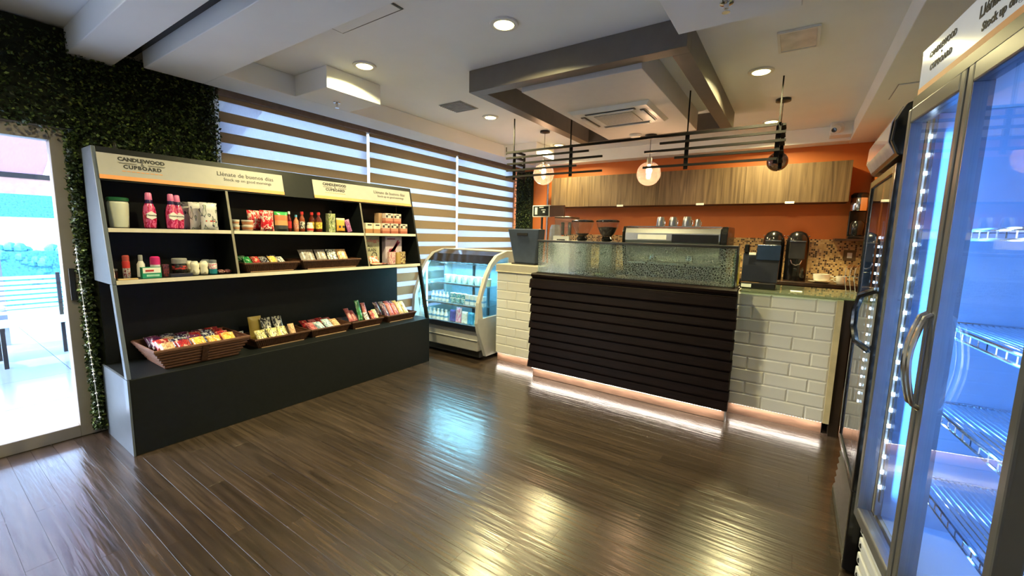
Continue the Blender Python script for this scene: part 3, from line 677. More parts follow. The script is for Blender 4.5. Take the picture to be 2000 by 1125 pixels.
t = bag('food_pouch', 'orange pouch printed with dark shapes near the divider', (-3.73, 2.508, Z1), .094, .14, .035, patmat('orange_pouch_print', [(.1, .04, .02), (.7, .32, .04), (.75, .42, .08), (.7, .55, .4)], kind='band', pos=(0, .12, .5, .88)), .04, cat='pouch')
for sy in (-1, 1): MB().lathe([(.0005, .0), (.012, .0005), (.013, .002)], 12, axis='x').build('round_print', M['ink'], t, loc=(.0165, sy*.02, .055))
bag('candy_packet', 'small purple packet leaning beside the right divider', (-3.73, 2.61, Z1+.008), .055, .125, .018, patmat('purple_packet_print', [(.25, .05, .2), (.5, .25, .45), (.2, .03, .15)], 5), .12, roll=.22, cat='candy packet')
# upper shelf, right bay: little cartons
m_wb = patmat('cream_brown_carton', [(.45, .22, .1), (.75, .66, .52)], kind='band', pos=(0, .42)); m_db = patmat('rose_brown_carton', [(.4, .12, .08), (.55, .25, .18), (.75, .62, .55)], kind='band', pos=(0, .25, .52))
for k, y in enumerate((2.822, 2.922)):
    t = carton('small_carton', ('first' if k == 0 else 'second') + ' cream and brown carton from the divider on the right bay', 'carton', (-3.74, y, Z1), (.07, .085, .105), m_wb, group='cream cartons')
    MB().box(.0352, .036, -.02, .03, .078, .092).build('front_print', M['ink'], t)
def cow(lab, loc):
    t = carton('small_carton', lab, 'carton', loc, (.075, .1, .108), m_db, group='rose cartons')
    for a, b_, c, d in ((-.045, -.02, .062, .088), (.022, .047, .06, .085), (-.02, .02, .088, .1)): MB().box(.0377, .0385, a, b_, c, d).build('front_print', M['ink'], t)
for k, y in enumerate((3.04, 3.158, 3.29)): cow(('left', 'middle', 'right')[k] + ' rose carton of the bottom row of three', (-3.74, y, Z1))
for k, y in enumerate((3.085, 3.20)): cow(('left', 'right')[k] + ' rose carton of the two stacked on top', (-3.74, y, Z1+.109))
carton('small_carton', 'plain brown carton seen edge-on beside the stacked rose cartons', 'carton', (-3.79, 3.005, Z1+.109), (.075, .045, .108), mat('brown_card', (.4, .25, .15), .6))
# lower shelf, left bay
goods('spray_can', 'slim red can with printed lower half at left of lower shelf', 'can', (-3.70, .875, Z2), [('body', [(.018, 0), (.02, .004), (.02, .07)], patmat('can_print', [(.25, .2, .3), (.55, .5, .5), (.2, .03, .05)], 5)), ('upper', [(.0202, .0702), (.0205, .11), (.018, .118)], M['redplastic']), ('cap', [(.0185, .1182), (.0185, .15), (.014, .155)], mat('dull_red_cap', (.4, .06, .05), .4))])
goods('lotion_bottle', 'narrow white bottle with grey cap behind the green soap box', 'bottle', (-3.74, .962, Z2), [('body', [(.02, 0), (.024, .004), (.022, .09), (.012, .112)], M['offwhite']), ('cap', [(.0125, .1122), (.0125, .15), (.009, .153)], m_grey)])
t = carton('soap_box', 'green and white soap box with red lettering on the lower shelf', 'box', (-3.635, .985, Z2), (.045, .104, .075), mat('green_card', (.02, .28, .16), .4), (M['paper'], .48, .96))
MB().box(.0236, .0244, -.035, .01, .046, .058).build('red_print', M['redplastic'], t); MB().box(.0226, .0234, -.03, .04, .012, .026).build('pale_print', mat('pale_green', (.35, .7, .55), .4), t)
goods('deodorant_bottle', 'white bottle with large magenta cap on the lower shelf', 'bottle', (-3.72, 1.035, Z2), [('body', [(.026, 0), (.028, .005), (.028, .085)], patmat('lilac_label', [(.7, .68, .75), (.35, .2, .45), (.7, .68, .75)], kind='band', pos=(0, .45, .75))), ('cap', [(.0285, .0852), (.029, .09), (.028, .135), (.02, .142)], mat('magenta_cap', (.65, .03, .2), .3))])
m_dk = patmat('dark_red_box', [(.02, .01, .012), (.2, .03, .03), (.03, .02, .02)], 4)
carton('small_carton', 'tiny dark red carton next to the magenta-capped bottle', 'carton', (-3.70, 1.085, Z2), (.03, .034, .085), m_dk); carton('small_carton', 'flat black carton lying in front of the black jar', 'carton', (-3.63, 1.15, Z2), (.05, .13, .022), mat('black_card', (.012, .012, .03), .4))
goods('hair_gel_jar', 'wide black jar with grey lid and red label', 'jar', (-3.72, 1.175, Z2), [('body', [(.04, 0), (.044, .006), (.044, .08), (.04, .086)], M['gloss_black']), ('label_band', [(.0443, .045), (.0446, .047), (.0446, .07), (.0443, .072)], patmat('red_black_band', [(.5, .05, .05), (.03, .03, .03)], 3)), ('lid', [(.041, .0862), (.046, .088), (.046, .12), (.042, .125)], mat('grey_lid', (.28, .28, .28), .4))])
m_ivory = patmat('ivory_jar_print', [(.8, .76, .62), (.8, .76, .62), (.45, .4, .3)], 3, pos=(0, .3, .62))
for k, (x, y) in enumerate(((-3.765, 1.245), (-3.69, 1.258), (-3.69, 1.315))):
    goods('cream_jar', ('ivory rounded jar at the back of the three', 'ivory rounded jar, front left of the three', 'ivory rounded jar, front right of the three')[k], 'jar', (x, y, Z2), [('body', [(.02, 0), (.026, .006), (.029, .03), (.025, .048), (.029, .066), (.026, .088), (.02, .094)], m_ivory), ('lid', [(.0195, .0942), (.0195, .1), (.015, .102)], M['offwhite'])], group='ivory jars on the lower shelf')
for k, (x, y) in enumerate(((-3.75, 1.35), (-3.68, 1.372))):
    goods('cream_jar', ('teal jar with grey lid, behind its twin', 'teal jar with grey lid and pink label, front of the two')[k], 'jar', (x, y, Z2), [('body', [(.022, 0), (.026, .004), (.026, .04)], mat('teal_jar', (.02, .22, .28), .25)), ('label_band', [(.0262, .0402), (.0262, .08), (.024, .084)], patmat('pink_white_label', [(.75, .75, .75), (.65, .2, .3), (.75, .75, .75)], 3)), ('lid', [(.0235, .0842), (.025, .086), (.025, .105), (.022, .108)], mat('slate_lid', (.2, .22, .25), .35))], group='teal jars on the lower shelf')
m_choc = patmat('maroon_wrapper', [(.06, .01, .015), (.3, .06, .06), (.5, .4, .35)], 4)
for k in range(2): bag('candy_packet', ('maroon wrapped sweet lying beside the teal jars', 'maroon wrapped sweet lying against the left divider')[k], (-3.66, 1.425+k*.045, Z2+.014), .045, .04, .024, m_choc, math.radians(80), cat='candy packet', group='maroon sweets')
goods('tin', 'tiny dark tin at the far left end of the lower shelf', 'tin', (-3.76, .822, Z2), [('body', [(.018, 0), (.02, .003), (.02, .05)], m_dk), ('lid', [(.0205, .0502), (.0205, .06), (.018, .062)], m_grey)])
carton('wooden_tray', 'thin pale wooden strip on the lower shelf edge below the red can', 'tray', (-3.603, .855, Z2), (.03, .1, .008), mat('pale_wood', (.6, .42, .2), .5))
# lower shelf, right bay
m_cer = patmat('olive_cereal_print', [(.34, .34, .22), (.40, .40, .28), (.36, .36, .25)], 3)
t = carton('cereal_box', 'olive green cereal box with red and black lettering', 'box', (-3.75, 2.862, Z2), (.06, .195, .3), m_cer, txt=[("Kellogg's", .052, 0, .86, mat('red_script', (.42, .04, .06), .5)), ('ALL', .04, -.02, .66, M['ink']), ('BRAN', .05, -.01, .52, M['ink'])])
MB().lathe([(.028, 0), (.036, .0008), (.036, .0012), (.028, .0014)], 18, axis='x', cap=False).build('bowl_print', M['ink'], t, loc=(.0305, .03, .1))
MB().box(.0305, .0313, -.05, .06, .02, .06).build('print_patch', mat('teal_print', (.1, .25, .25), .5), t)
t = carton('cereal_box', 'lilac cereal box with large dark red ribbon letter', 'box', (-3.75, 3.155, Z2), (.06, .23, .3), mat('lilac_card', (.5, .42, .5), .5))
mrib = mat('burgundy_print', (.22, .02, .06), .5)
for poly in ([(-.07, .12), (.05, .235), (.085, .25), (.09, .235), (-.02, .12)], [(-.02, .16), (.05, .26), (.075, .265), (.02, .15)], [(-.075, .13), (-.01, .11), (.03, .135), (.0, .175), (-.06, .165)]): MB().prism(poly, 'x', .0302, .0312).build('ribbon_print', mrib, t)
MB().box(.0302, .031, -.09, .02, .268, .282).build('small_print', mrib, t)
carton('small_carton', 'pink patterned little box in front of the lilac cereal box', 'carton', (-3.665, 3.075, Z2), (.03, .085, .135), patmat('pink_small_print', [(.6, .3, .33), (.7, .55, .5), (.45, .15, .2)], 5)); carton('small_carton', 'gold little box in front of the lilac cereal box', 'carton', (-3.66, 3.165, Z2), (.03, .05, .13), mat('gold_card', (.45, .3, .1), .4)); carton('small_carton', 'brown and gold box at right in front of the lilac cereal box', 'carton', (-3.665, 3.228, Z2), (.03, .07, .135), patmat('brown_gold_print', [(.15, .06, .03), (.6, .5, .25), (.1, .04, .03)], 4))
bag('candy_packet', 'bright red packet in front of the olive cereal box', (-3.645, 2.845, Z2+.018), .12, .09, .04, patmat('red_white_packet', [(.65, .05, .03), (.75, .2, .1), (.8, .7, .6)], 4), math.radians(35), cat='candy packet')
bag('candy_packet', 'flat salmon packet at the very edge below the red packet', (-3.61, 2.85, Z2+.012), .13, .05, .022, patmat('salmon_packet', [(.6, .25, .15), (.7, .5, .4)], 4), math.radians(82), cat='candy packet')
bag('candy_packet', 'thin dark bar lying between the two cereal boxes', (-3.65, 2.97, Z2+.009), .09, .04, .016, m_choc, math.radians(84), cat='candy packet')

# ------------------------------------------------------------------ baskets
m_wick = mat('dark_wicker', (.075, .028, .014), .55, var=.35, scale=60, bump=.4); m_wick2 = mat('brown_wicker', (.13, .05, .026), .55, var=.35, scale=40, bump=.5, stretch=(1, 1, 12))
def basket(lab, c, bot, top, h, m, horizontal=False):
    """c = centre of base; bot/top = half sizes (x, y)"""
    t = thing('wicker_basket', lab, 'basket', c, group='wicker baskets on the black shelf')
    bx_, by_ = bot; tx_, ty_ = top
    MB().box(-bx_, bx_, -by_, by_, 0, .008).build('base', m, t)
    wl_ = MB(); cb = [(-bx_, -by_), (bx_, -by_), (bx_, by_), (-bx_, by_)]; ct = [(-tx_, -ty_), (tx_, -ty_), (tx_, ty_), (-tx_, ty_)]
    th = .006
    def lerp(a, b_, k): return a+(b_-a)*k
    for q in range(4):
        a0, a1, c0, c1 = cb[q], cb[(q+1) % 4], ct[q], ct[(q+1) % 4]
        wl_.quad((*a0, .004), (*a1, .004), (*c1, h), (*c0, h))
        s = 1-th/min(bx_, by_)
        wl_.quad((a0[0]*s, a0[1]*s, .008), (a1[0]*s, a1[1]*s, .008), (c1[0]*s, c1[1]*s, h), (c0[0]*s, c0[1]*s, h))
    wl_.build('side_wall', m, t)
    rb = MB()
    if horizontal:
        for k in range(6):
            v = (k+.5)/6.2; z = h*v
            x_, y_ = lerp(bx_, tx_, v)+.002, lerp(by_, ty_, v)+.002
            rb.tube([(-x_, -y_, z), (x_, -y_, z), (x_, y_, z), (-x_, y_, z)], h*.075, 6, True)
    else:
        for q in range(4):
            a0, a1, c0, c1 = cb[q], cb[(q+1) % 4], ct[q], ct[(q+1) % 4]
            n = max(6, int(math.dist(c0, c1)/.016))
            for k in range(n+1):
                u = k/n; p = (lerp(a0[0], a1[0], u), lerp(a0[1], a1[1], u), .004); r = (lerp(c0[0], c1[0], u), lerp(c0[1], c1[1], u), h)
                rb.tube([p, r], .0042, 5)
    o = rb.build('weave', m, t, smooth=True); o['kind'] = 'stuff'
    MB().tube([(-tx_, -ty_, h), (tx_, -ty_, h), (tx_, ty_, h), (-tx_, ty_, h)], .009 if not horizontal else .012, 8, True).build('rim', m, t, smooth=True)
    if horizontal: MB().hexa([(bx_+.016, -.02, .01), (bx_+.022, -.02, .01), (bx_+.022, .02, .01), (bx_+.016, .02, .01), (tx_+.012, -.02, h), (tx_+.018, -.02, h), (tx_+.018, .02, h), (tx_+.012, .02, h)]).build('strap', m_wick, t)
    else: MB().box(bx_+.008, bx_+.014, -by_+.02, by_-.02, .0, .006).build('price_strip', mat('tan_strip', (.4, .25, .15), .5), t)
    return t
basket('large rectangular brown wicker basket full of candy at left end of the base', (-3.725, 1.225, ZB), (.165, .22), (.23, .295), .14, m_wick2, True)
basket('dark wicker tray holding black and yellow snack bags', (-3.74, 1.835, ZB), (.13, .2), (.16, .235), .075, m_wick)
basket('dark wicker tray holding red and pale blue snack packets', (-3.745, 2.29, ZB), (.13, .18), (.155, .2), .07, m_wick)
basket('dark wicker tray holding the bright green packet', (-3.75, 2.71, ZB), (.13, .17), (.155, .19), .07, m_wick)
basket('dark wicker tray at the right end of the shelf base', (-3.745, 3.155, ZB), (.13, .185), (.155, .205), .07, m_wick)
basket('dark wicker basket on the lower shelf next to the left divider', (-3.77, 1.79, Z2), (.13, .195), (.155, .22), .07, m_wick)
basket('longer dark wicker basket on the lower shelf near the right divider', (-3.77, 2.345, Z2), (.13, .27), (.155, .30), .075, m_wick)
# candy in the large basket
pm = {'purple': patmat('purple_candy_print', [(.05, .012, .045), (.15, .03, .1), (.03, .012, .03), (.45, .35, .33)], 4), 'yellow': patmat('yellow_candy_print', [(.75, .45, .06), (.8, .6, .15), (.7, .25, .04), (.8, .75, .45)], 4), 'red': patmat('crimson_candy_print', [(.3, .015, .03), (.5, .05, .04), (.2, .012, .03), (.6, .3, .2)], 4),
      'navy': patmat('navy_candy_print', [(.02, .02, .04), (.04, .03, .09), (.5, .5, .5), (.02, .02, .03)], 4), 'black': patmat('black_yellow_print', [(.015, .015, .02), (.6, .58, .5), (.02, .02, .03)], 3.5), 'pale': patmat('pale_yellow_print', [(.75, .65, .22), (.8, .76, .5), (.15, .1, .04), (.8, .72, .3)], 4), 'rose': patmat('rose_candy_print', [(.35, .06, .08), (.5, .2, .2), (.25, .04, .06)], 5), 'green': patmat('green_candy_print', [(.01, .12, .03), (.02, .25, .06), (.4, .5, .4)], 4), 'white': patmat('white_candy_print', [(.78, .78, .76), (.1, .1, .12), (.75, .75, .74)], 4), 'sky': patmat('sky_candy_print', [(.4, .65, .7), (.75, .78, .78), (.1, .2, .35), (.5, .7, .75)], 4), 'tan': patmat('tan_candy_print', [(.55, .3, .15), (.7, .5, .3), (.4, .2, .1)], 5), 'grey': patmat('grey_candy_print', [(.22, .2, .2), (.3, .28, .27), (.15, .12, .12)], 5)}
rnd = random.Random(5)
ORD = ['first', 'second', 'third', 'fourth', 'fifth', 'sixth', 'seventh']
def scatter(c, hx, hy, z, rows, lab, size, tilt, cat='candy packet', grp=None):
    """rows back to front, each a list of colour keys"""
    for i, row in enumerate(rows):
        for j, k in enumerate(row):
            if not k: continue
            x = c[0]-hx + 2*hx*(i+.5)/len(rows); y = c[1]-hy + 2*hy*(j+.5)/len(row)
            w_, h_, t_ = size; w_ = min(w_, 2*hy/len(row)*.93); rown = {1: ['only'], 2: ['back', 'front'], 4: ['back', 'second', 'third', 'front']}[len(rows)][i]
            l = lab.format(k if k not in ('pale', 'sky') else {'pale': 'pale yellow', 'sky': 'pale blue'}[k]) + ', %s row, %s from left' % (rown, ORD[j])
            bag('candy_packet', l, (x+h_*.35*math.sin(tilt), y, z+rnd.uniform(0, .008)), w_, h_, t_, pm[k], tilt+rnd.uniform(-.06, .06), rnd.uniform(-.06, .06), lab.format('assorted'), cat)
scatter((-3.725, 1.225), .18, .24, ZB+.1, [['purple', 'navy', 'purple', 'purple', 'red'], ['purple', 'tan', 'navy', 'red', 'navy', 'red'], ['red', 'navy', 'purple', 'navy', 'red'], ['tan', 'red', 'yellow', 'yellow', 'yellow']], '{} packet in large brown wicker basket', (.1, .12, .04), math.radians(58))
for k in range(2): bag('candy_packet', ('small white and brown sweet behind the right rim of the large basket', 'second small sweet behind the right rim of the large basket')[k], (-3.86+k*.05, 1.56+k*.035, ZB+.02), .05, .1, .03, pm['white'], .2, cat='candy packet')
# black/yellow tray
bag('snack_box', 'gold cardboard box standing at back of the black and yellow tray', (-3.835, 1.73, ZB+.025), .11, .2, .03, mat('gold_box_print', (.42, .3, .06), .4, var=.3, scale=5), .18, cat='box')
for k, (x, y, m, tl, lab) in enumerate(((-3.785, 1.80, 'black', .45, 'black snack bag leaning on the gold box'), (-3.785, 1.895, 'black', .42, 'black snack bag with white bow print, right of the pair'), (-3.69, 1.71, 'pale', .8, 'pale yellow snack bag at front left of its tray'), (-3.68, 1.80, 'pale', .75, 'pale yellow snack bag in the front middle of its tray'), (-3.69, 1.885, 'pale', .75, 'pale yellow snack bag beside the small cone-shaped bag'), (-3.67, 1.955, 'tan', .5, 'small tan cone-shaped bag at the right of the yellow bags'))):
    bag('snack_bag', lab, (x+.03, y, ZB+.02+.012*(k < 2)), .086 if k < 5 else .055, .19 if k < 2 else .14, .04, pm[m], tl, 0)
scatter((-3.745, 2.285), .11, .16, ZB+.03, [['red', 'rose', 'red', 'rose'], ['rose', 'sky', 'sky', 'tan']], '{} packet in the pale blue packet tray', (.1, .15, .04), math.radians(60))
for k, (x, y, m, tl, h_, lab) in enumerate(((-3.80, 2.615, 'rose', .7, .15, 'rose twisted packet at left of the tray with the green packet'), (-3.80, 2.668, 'rose', .8, .13, 'second rose packet left of the green packet'), (-3.78, 2.715, 'green', .38, .2, 'tall bright green packet standing in the tray'), (-3.67, 2.72, 'white', .6, .1, 'black and white packet in front of the green packet'), (-3.78, 2.785, 'rose', .42, .17, 'striped rose packet right of the green packet'), (-3.66, 2.79, 'red', .6, .11, 'bright red packet at front right of the green packet'), (-3.70, 2.855, 'pale', .6, .11, 'cream packet at the right edge of the green packet tray'))):
    bag('candy_packet', lab, (x+.055, y, ZB+.05), .055, h_*1.1, .03, pm[m], tl, cat='candy packet')
scatter((-3.75, 3.14), .12, .17, ZB+.05, [['purple', 'grey', 'rose', 'purple', 'yellow'], ['purple', 'rose', 'red', 'tan', 'pale']], '{} packet leaning in the rightmost tray', (.075, .17, .03), math.radians(38))
scatter((-3.77, 1.77), .11, .17, Z2+.055, [['green', 'red', 'yellow', 'navy'], ['green', 'red', 'navy', 'yellow', 'white']], '{} wrapped sweet in basket near left divider', (.075, .1, .03), math.radians(55))
for k, (y, m, w_, lab) in enumerate(((2.165, 'grey', .15, 'grey snack packet at left of the longer basket'), (2.30, 'grey', .11, 'second grey packet in the middle of the longer basket'), (2.412, 'white', .10, 'white and black packet in the longer basket'), (2.525, 'tan', .11, 'peach coloured packet at right of the longer basket'))):
    bag('snack_bag', lab, (-3.71, y, Z2+.05), w_, .14, .045, pm[m], .55, (.05, 0, -.05, .03)[k])
# ================================================================== COUNTER
random.seed(21)
m_tile = mat('white_glazed_tile', (.74, .72, .68), .2, var=.04, scale=5, coat=.2); m_grout = mat('grey_grout', (.52, .51, .48), .8)
m_board = mat('dark_walnut_board', (.0075, .0032, .0028), .5, var=.4, scale=8, stretch=(1, 8, 8), bump=.15, spec=.1)
m_kick = mat('pale_wood_kick', (.17, .095, .06), .4, var=.25, scale=6, stretch=(1, 6, 6))
m_led = emat('warm_led', (1, .88, .72), 16)
YF = 3.95
CT = thing('service_counter', 'service counter faced with white brick tiles and a dark boarded centre panel', 'counter', (-1.25, 4.3, 0)); NC = neg(CT)
def cb_(mb, n, m, parent=CT, **k): return mb.build(n, m, parent, loc=NC if parent is CT else (0, 0, 0), **k)
cb_(MB().box(-2.87, -2.2, YF+.012, 4.6, .10, 1.07), 'carcass', m_grout); cb_(MB().box(-.4, .34, YF+.012, 4.6, .10, 1.07), 'carcass', m_grout)
cb_(MB().box(-2.87, .30, YF+.05, 4.55, 0, .10), 'kick_board', m_kick)
# tiles
tile_me = {}
def tile_obj(x0, x1, z0, z1, par):
    k = (round(x1-x0, 3), round(z1-z0, 3))
    if k not in tile_me:
        a, h, e = (x1-x0)/2-.001, (z1-z0)/2-.001, .010
        mb = MB(); mb.v = [(-a, 0, -h), (a, 0, -h), (a, 0, h), (-a, 0, h), (-a+e, -.006, -h+e), (a-e, -.006, -h+e), (a-e, -.006, h-e), (-a+e, -.006, h-e)]
        mb.f = [(0, 1, 5, 4), (1, 2, 6, 5), (2, 3, 7, 6), (3, 0, 4, 7), (4, 5, 6, 7), (0, 3, 2, 1)]; mb.mi = [0]*6
        tile_me[k] = mb.mesh('tile', m_tile)
    o = bpy.data.objects.new('tile', tile_me[k]); COL.objects.link(o); o.parent = par
    o.location = ((x0+x1)/2+NC[0], YF+.012+NC[1], (z0+z1)/2)
TZ0, ROWS = .10, 9
RH = (1.068-TZ0)/ROWS
for xa, xb in ((-2.87, -2.235), (-.40, .30)):
    for r in range(ROWS):
        x = xa - (.15 if r % 2 else 0.02)
        while x < xb:
            a, b_ = max(x, xa), min(x+.30, xb); x += .30
            if b_-a > .025: tile_obj(a, b_, TZ0+r*RH, TZ0+(r+1)*RH, CT)
cb_(MB().box(.301, .34, YF-.004, YF+.02, .10, 1.068), 'edge_trim', mat('cream_trim', (.6, .5, .3), .4), bev=.002)
cb_(MB().box(.341, .40, YF+.02, 4.62, .0, 1.07), 'end_panel', mat('dark_brown_panel', (.03, .018, .012), .35))
# dark boarded centre panel, boards proud and lapped
CP = MB().box(-2.235, -.36, 3.77, YF+.01, .102, 1.10).build('boarded_panel', m_board, CT, loc=NC); CP['label'] = 'dark brown lapped-board front panel'; NP = (0, 0, 0)
z = .105; zs_ = [.105, .19, .275, .36, .44, .53, .615, .70, .785, .865, .955]
for i, z0 in enumerate(zs_):
    z1 = zs_[i+1] if i+1 < len(zs_) else 1.055
    e = random.uniform(-.012, .010); dp = random.uniform(0, .012)
    MB().prism([(3.769, z0+.001), (3.712-dp, z0+.002), (3.709-dp, z0+.010), (3.724-dp, z1-.012), (3.732-dp, z1-.009), (3.736-dp, z1-.002), (3.769, z1-.001)], 'x', -2.255+e, -.345+random.uniform(-.012, .01)).build('board', m_board, CP, loc=NP)
MB().prism([(3.769, 1.056), (3.725, 1.056), (3.722, 1.072), (3.705, 1.078), (3.702, 1.10), (3.72, 1.112), (3.90, 1.112), (3.90, 1.101), (3.769, 1.101)], 'x', -2.25, -.345).build('top_cap', m_board, CP, loc=NP, bev=.003)
MB().box(-2.22, -.36, 3.752, 3.80, 0, .10).build('kick_board', m_kick, CP, loc=NP, bev=.006)
MB().box(-.362, -.352, 3.748, 3.81, 0, .10).build('kick_end', M['alu'], CP, loc=NP)
# LED strips under panel and tiles
def led_strip(lab, x0, x1, y, z, pitch=.02, pw=2.2):
    t = thing('led_strip', lab, 'light strip', ((x0+x1)/2, y, z), group='LED strips under the counter'); hw = (x1-x0)/2
    MB().box(-hw, hw, -.006, .006, .0015, .003).build('tape', M['offwhite'], t)
    mb = MB(); n = int((x1-x0)/pitch)
    for k in range(n):
        x = -hw+(k+.5)*pitch; mb.box(x-.005, x+.005, -.0035, .0035, -.0015, .0013)
    o = mb.build('diodes', m_led, t); o['kind'] = 'stuff'
    lamp('AREA', 'led_glow', ((x0+x1)/2, y-.002, z-.006), pw*(x1-x0), (1, .92, .82), (0, 0, 0), x1-x0, .012, spread=170)
led_strip('LED strip under the dark boarded panel', -2.22, -.37, 3.728, .098)
led_strip('LED strip under the right white tiles', -.34, .30, YF+.028, .0965)
led_strip('LED strip under the left white tiles', -2.86, -2.25, YF+.028, .0965)
# tops
m_gtop = glassmat('green_edge_glass', (.75, .86, .72), .1, milk=.35, milkcol=(.45, .5, .36))
ctop = thing('countertop', 'glass-edged top of the right counter end beside the fridges', 'countertop', (.03, 4.28, 1.072))
MB().box(-.39, .39, -.29, .34, 0, .008).build('board', mat('brown_stone_top', (.10, .075, .045), .2, var=.5, scale=9), ctop); MB().box(-.375, .43, -.36, .34, .0085, .022).build('glass_sheet', m_gtop, ctop)
ctl = thing('countertop', 'pale beige top with deep front edge on the left counter end', 'countertop', (-2.56, 4.25, 1.07))
MB().box(-.315, .27, -.31, .35, 0.002, .09).build('slab', mat('beige_laminate', (.42, .39, .33), .35, var=.04), ctl, bev=.004)
MB().box(-.315, .27, -.318, -.311, .002, .010).build('lower_edge', mat('cream_strip', (.7, .66, .5), .4), ctl)
cm = tag(MB().box(-2.285, -.41, 3.965, 4.6, 1.071, 1.079).build('worktop', mat('dark_worktop', (.05, .04, .03), .3)), 'dark worktop behind the crackled glass, under the coffee machines', 'worktop')
cb_(MB().box(-2.199, -.401, 4.0, 4.58, .101, 1.069), 'carcass', m_board)
# crackled glass guard
def crackle():
    m = bpy.data.materials.new('crackled_glass'); m.use_nodes = True; n = m.node_tree.nodes; n.clear(); L = m.node_tree.links
    g = n.new('ShaderNodeNewGeometry'); v = n.new('ShaderNodeTexVoronoi'); v.feature = 'DISTANCE_TO_EDGE'; v.inputs['Scale'].default_value = 52; v.inputs['Randomness'].default_value = 1
    L.new(g.outputs['Position'], v.inputs['Vector'])
    v2 = n.new('ShaderNodeTexVoronoi'); v2.inputs['Scale'].default_value = 52; L.new(g.outputs['Position'], v2.inputs['Vector'])
    rp = n.new('ShaderNodeValToRGB'); rp.color_ramp.elements[0].position = .012; rp.color_ramp.elements[0].color = (.9, .9, .9, 1); rp.color_ramp.elements[1].position = .05; rp.color_ramp.elements[1].color = (.015, .015, .015, 1)
    L.new(v.outputs['Distance'], rp.inputs[0])
    bp = n.new('ShaderNodeBump'); bp.inputs['Strength'].default_value = 1; bp.inputs['Distance'].default_value = .004; L.new(v2.outputs['Color'], bp.inputs['Height'])
    t = n.new('ShaderNodeBsdfTransparent'); t.inputs[0].default_value = (.72, .82, .78, 1); d = n.new('ShaderNodeBsdfDiffuse'); d.inputs[0].default_value = (.6, .68, .62, 1)
    tl = n.new('ShaderNodeBsdfTranslucent'); tl.inputs[0].default_value = (.6, .68, .62, 1)
    md = n.new('ShaderNodeMixShader'); md.inputs[0].default_value = .5; L.new(d.outputs[0], md.inputs[1]); L.new(tl.outputs[0], md.inputs[2])
    gl = n.new('ShaderNodeBsdfGlossy'); gl.inputs['Roughness'].default_value = .12; L.new(bp.outputs[0], gl.inputs['Normal']); L.new(bp.outputs[0], d.inputs['Normal'])
    m1 = n.new('ShaderNodeMixShader'); L.new(rp.outputs[0], m1.inputs[0]); L.new(t.outputs[0], m1.inputs[1]); L.new(md.outputs[0], m1.inputs[2])
    f = schlick(n, L, .05, bp.outputs[0]); ma = n.new('ShaderNodeMath'); ma.operation = 'MAXIMUM'; ma.inputs[1].default_value = .06; L.new(f, ma.inputs[0])
    m2 = n.new('ShaderNodeMixShader'); L.new(ma.outputs[0], m2.inputs[0]); L.new(m1.outputs[0], m2.inputs[1]); L.new(gl.outputs[0], m2.inputs[2])
    o = n.new('ShaderNodeOutputMaterial'); L.new(m2.outputs[0], o.inputs[0]); return m
m_crack = crackle()
G = thing('glass_guard', 'crackled glass guard with dark top rail above the boarded panel', 'glass guard', (-1.3, 3.84, 1.113)); NG = neg(G)
MB().box(-2.225, -.385, 3.80, 3.812, 1.1135, 1.432).build('front_pane', m_crack, G, loc=NG)
MB().box(-.397, -.385, 3.813, 3.895, 1.1135, 1.432).build('side_pane', glassmat('green_edge_side', (.7, .85, .72), .15, milk=.25, milkcol=(.4, .5, .4)), G, loc=NG)
MB().box(-2.237, -.375, 3.79, 3.90, 1.433, 1.455).build('top_rail', M['black'], G, loc=NG, bev=.003)
MB().box(-.384, -.374, 3.795, 3.895, 1.1135, 1.432).build('end_post', M['black'], G, loc=NG)
MB().box(-2.237, -.375, 3.795, 3.80-.0005, 1.1135, 1.12).build('bottom_rail', M['black'], G, loc=NG)

# ------------------------------------------------------------------ coffee machines on the worktop
ZW = 1.08
m_stl = M['steel']
E_ = thing('espresso_machine', 'wide silver espresso machine with black rounded ends', 'coffee machine', (-.97, 4.36, ZW))
MB().box(-.44, .44, -.19, .2, .05, .17).build('drip_base', M['gloss_black'], E_, bev=.01)
MB().box(-.42, .42, -.2, .0, .17, .185).build('drip_tray', m_stl, E_)
MB().prism([(-.10, .19), (-.22, .36), (-.235, .40), (-.235, .47), (-.215, .52), (.2, .53), (.2, .19)], 'x', -.455, .415).build('body', m_stl, E_, bev=.008)
for sx in (-1, 1): MB().prism([(-.15, .02), (-.25, .36), (-.255, .48), (-.22, .535), (.2, .54), (.22, .5), (.22, .02)], 'x', .42 if sx > 0 else -.475, .475 if sx > 0 else -.456).build('end_cap', M['gloss_black'], E_, bev=.012)
MB().box(-.32, -.05, -.2405, -.236, .41, .455).build('name_plate', M['paper'], E_)
MB().box(.0, .40, -.2395, -.236, .385, .46).build('control_panel', M['gloss_black'], E_)
for x in (-.2, .15):
    MB().lathe([(.035, .19), (.04, .21), (.04, .26)], 18, (x, -.13, 0)).build('group_head', M['chrome'], E_, smooth=True)
    MB().tube([(x, -.15, .2), (x, -.26, .2), (x, -.31, .185)], .012, 8).build('portafilter_handle', M['gloss_black'], E_, smooth=True)
for k in range(4): MB().box(-.44, .41, -.2+k*.1, -.19+k*.1, .532, .536).build('rack_bar', M['chrome'], E_)
def steel_cup(x, y, r, h, lab):
    t = goods('metal_cup', lab, 'cup', (x, y, ZW+.5365), [('body', [(r*.95, 0), (r, .004), (r*.86, h*.75), (r*.7, h)], M['steel'])], group='metal cups upside down on the espresso machine')
    MB().tube([(r*.9, 0, h*.7), (r*1.5, 0, h*.6), (r*1.5, 0, h*.25), (r*.95, 0, h*.15)], .004, 6).build('handle', M['chrome'], t, rot=(0, 0, -.6), smooth=True)
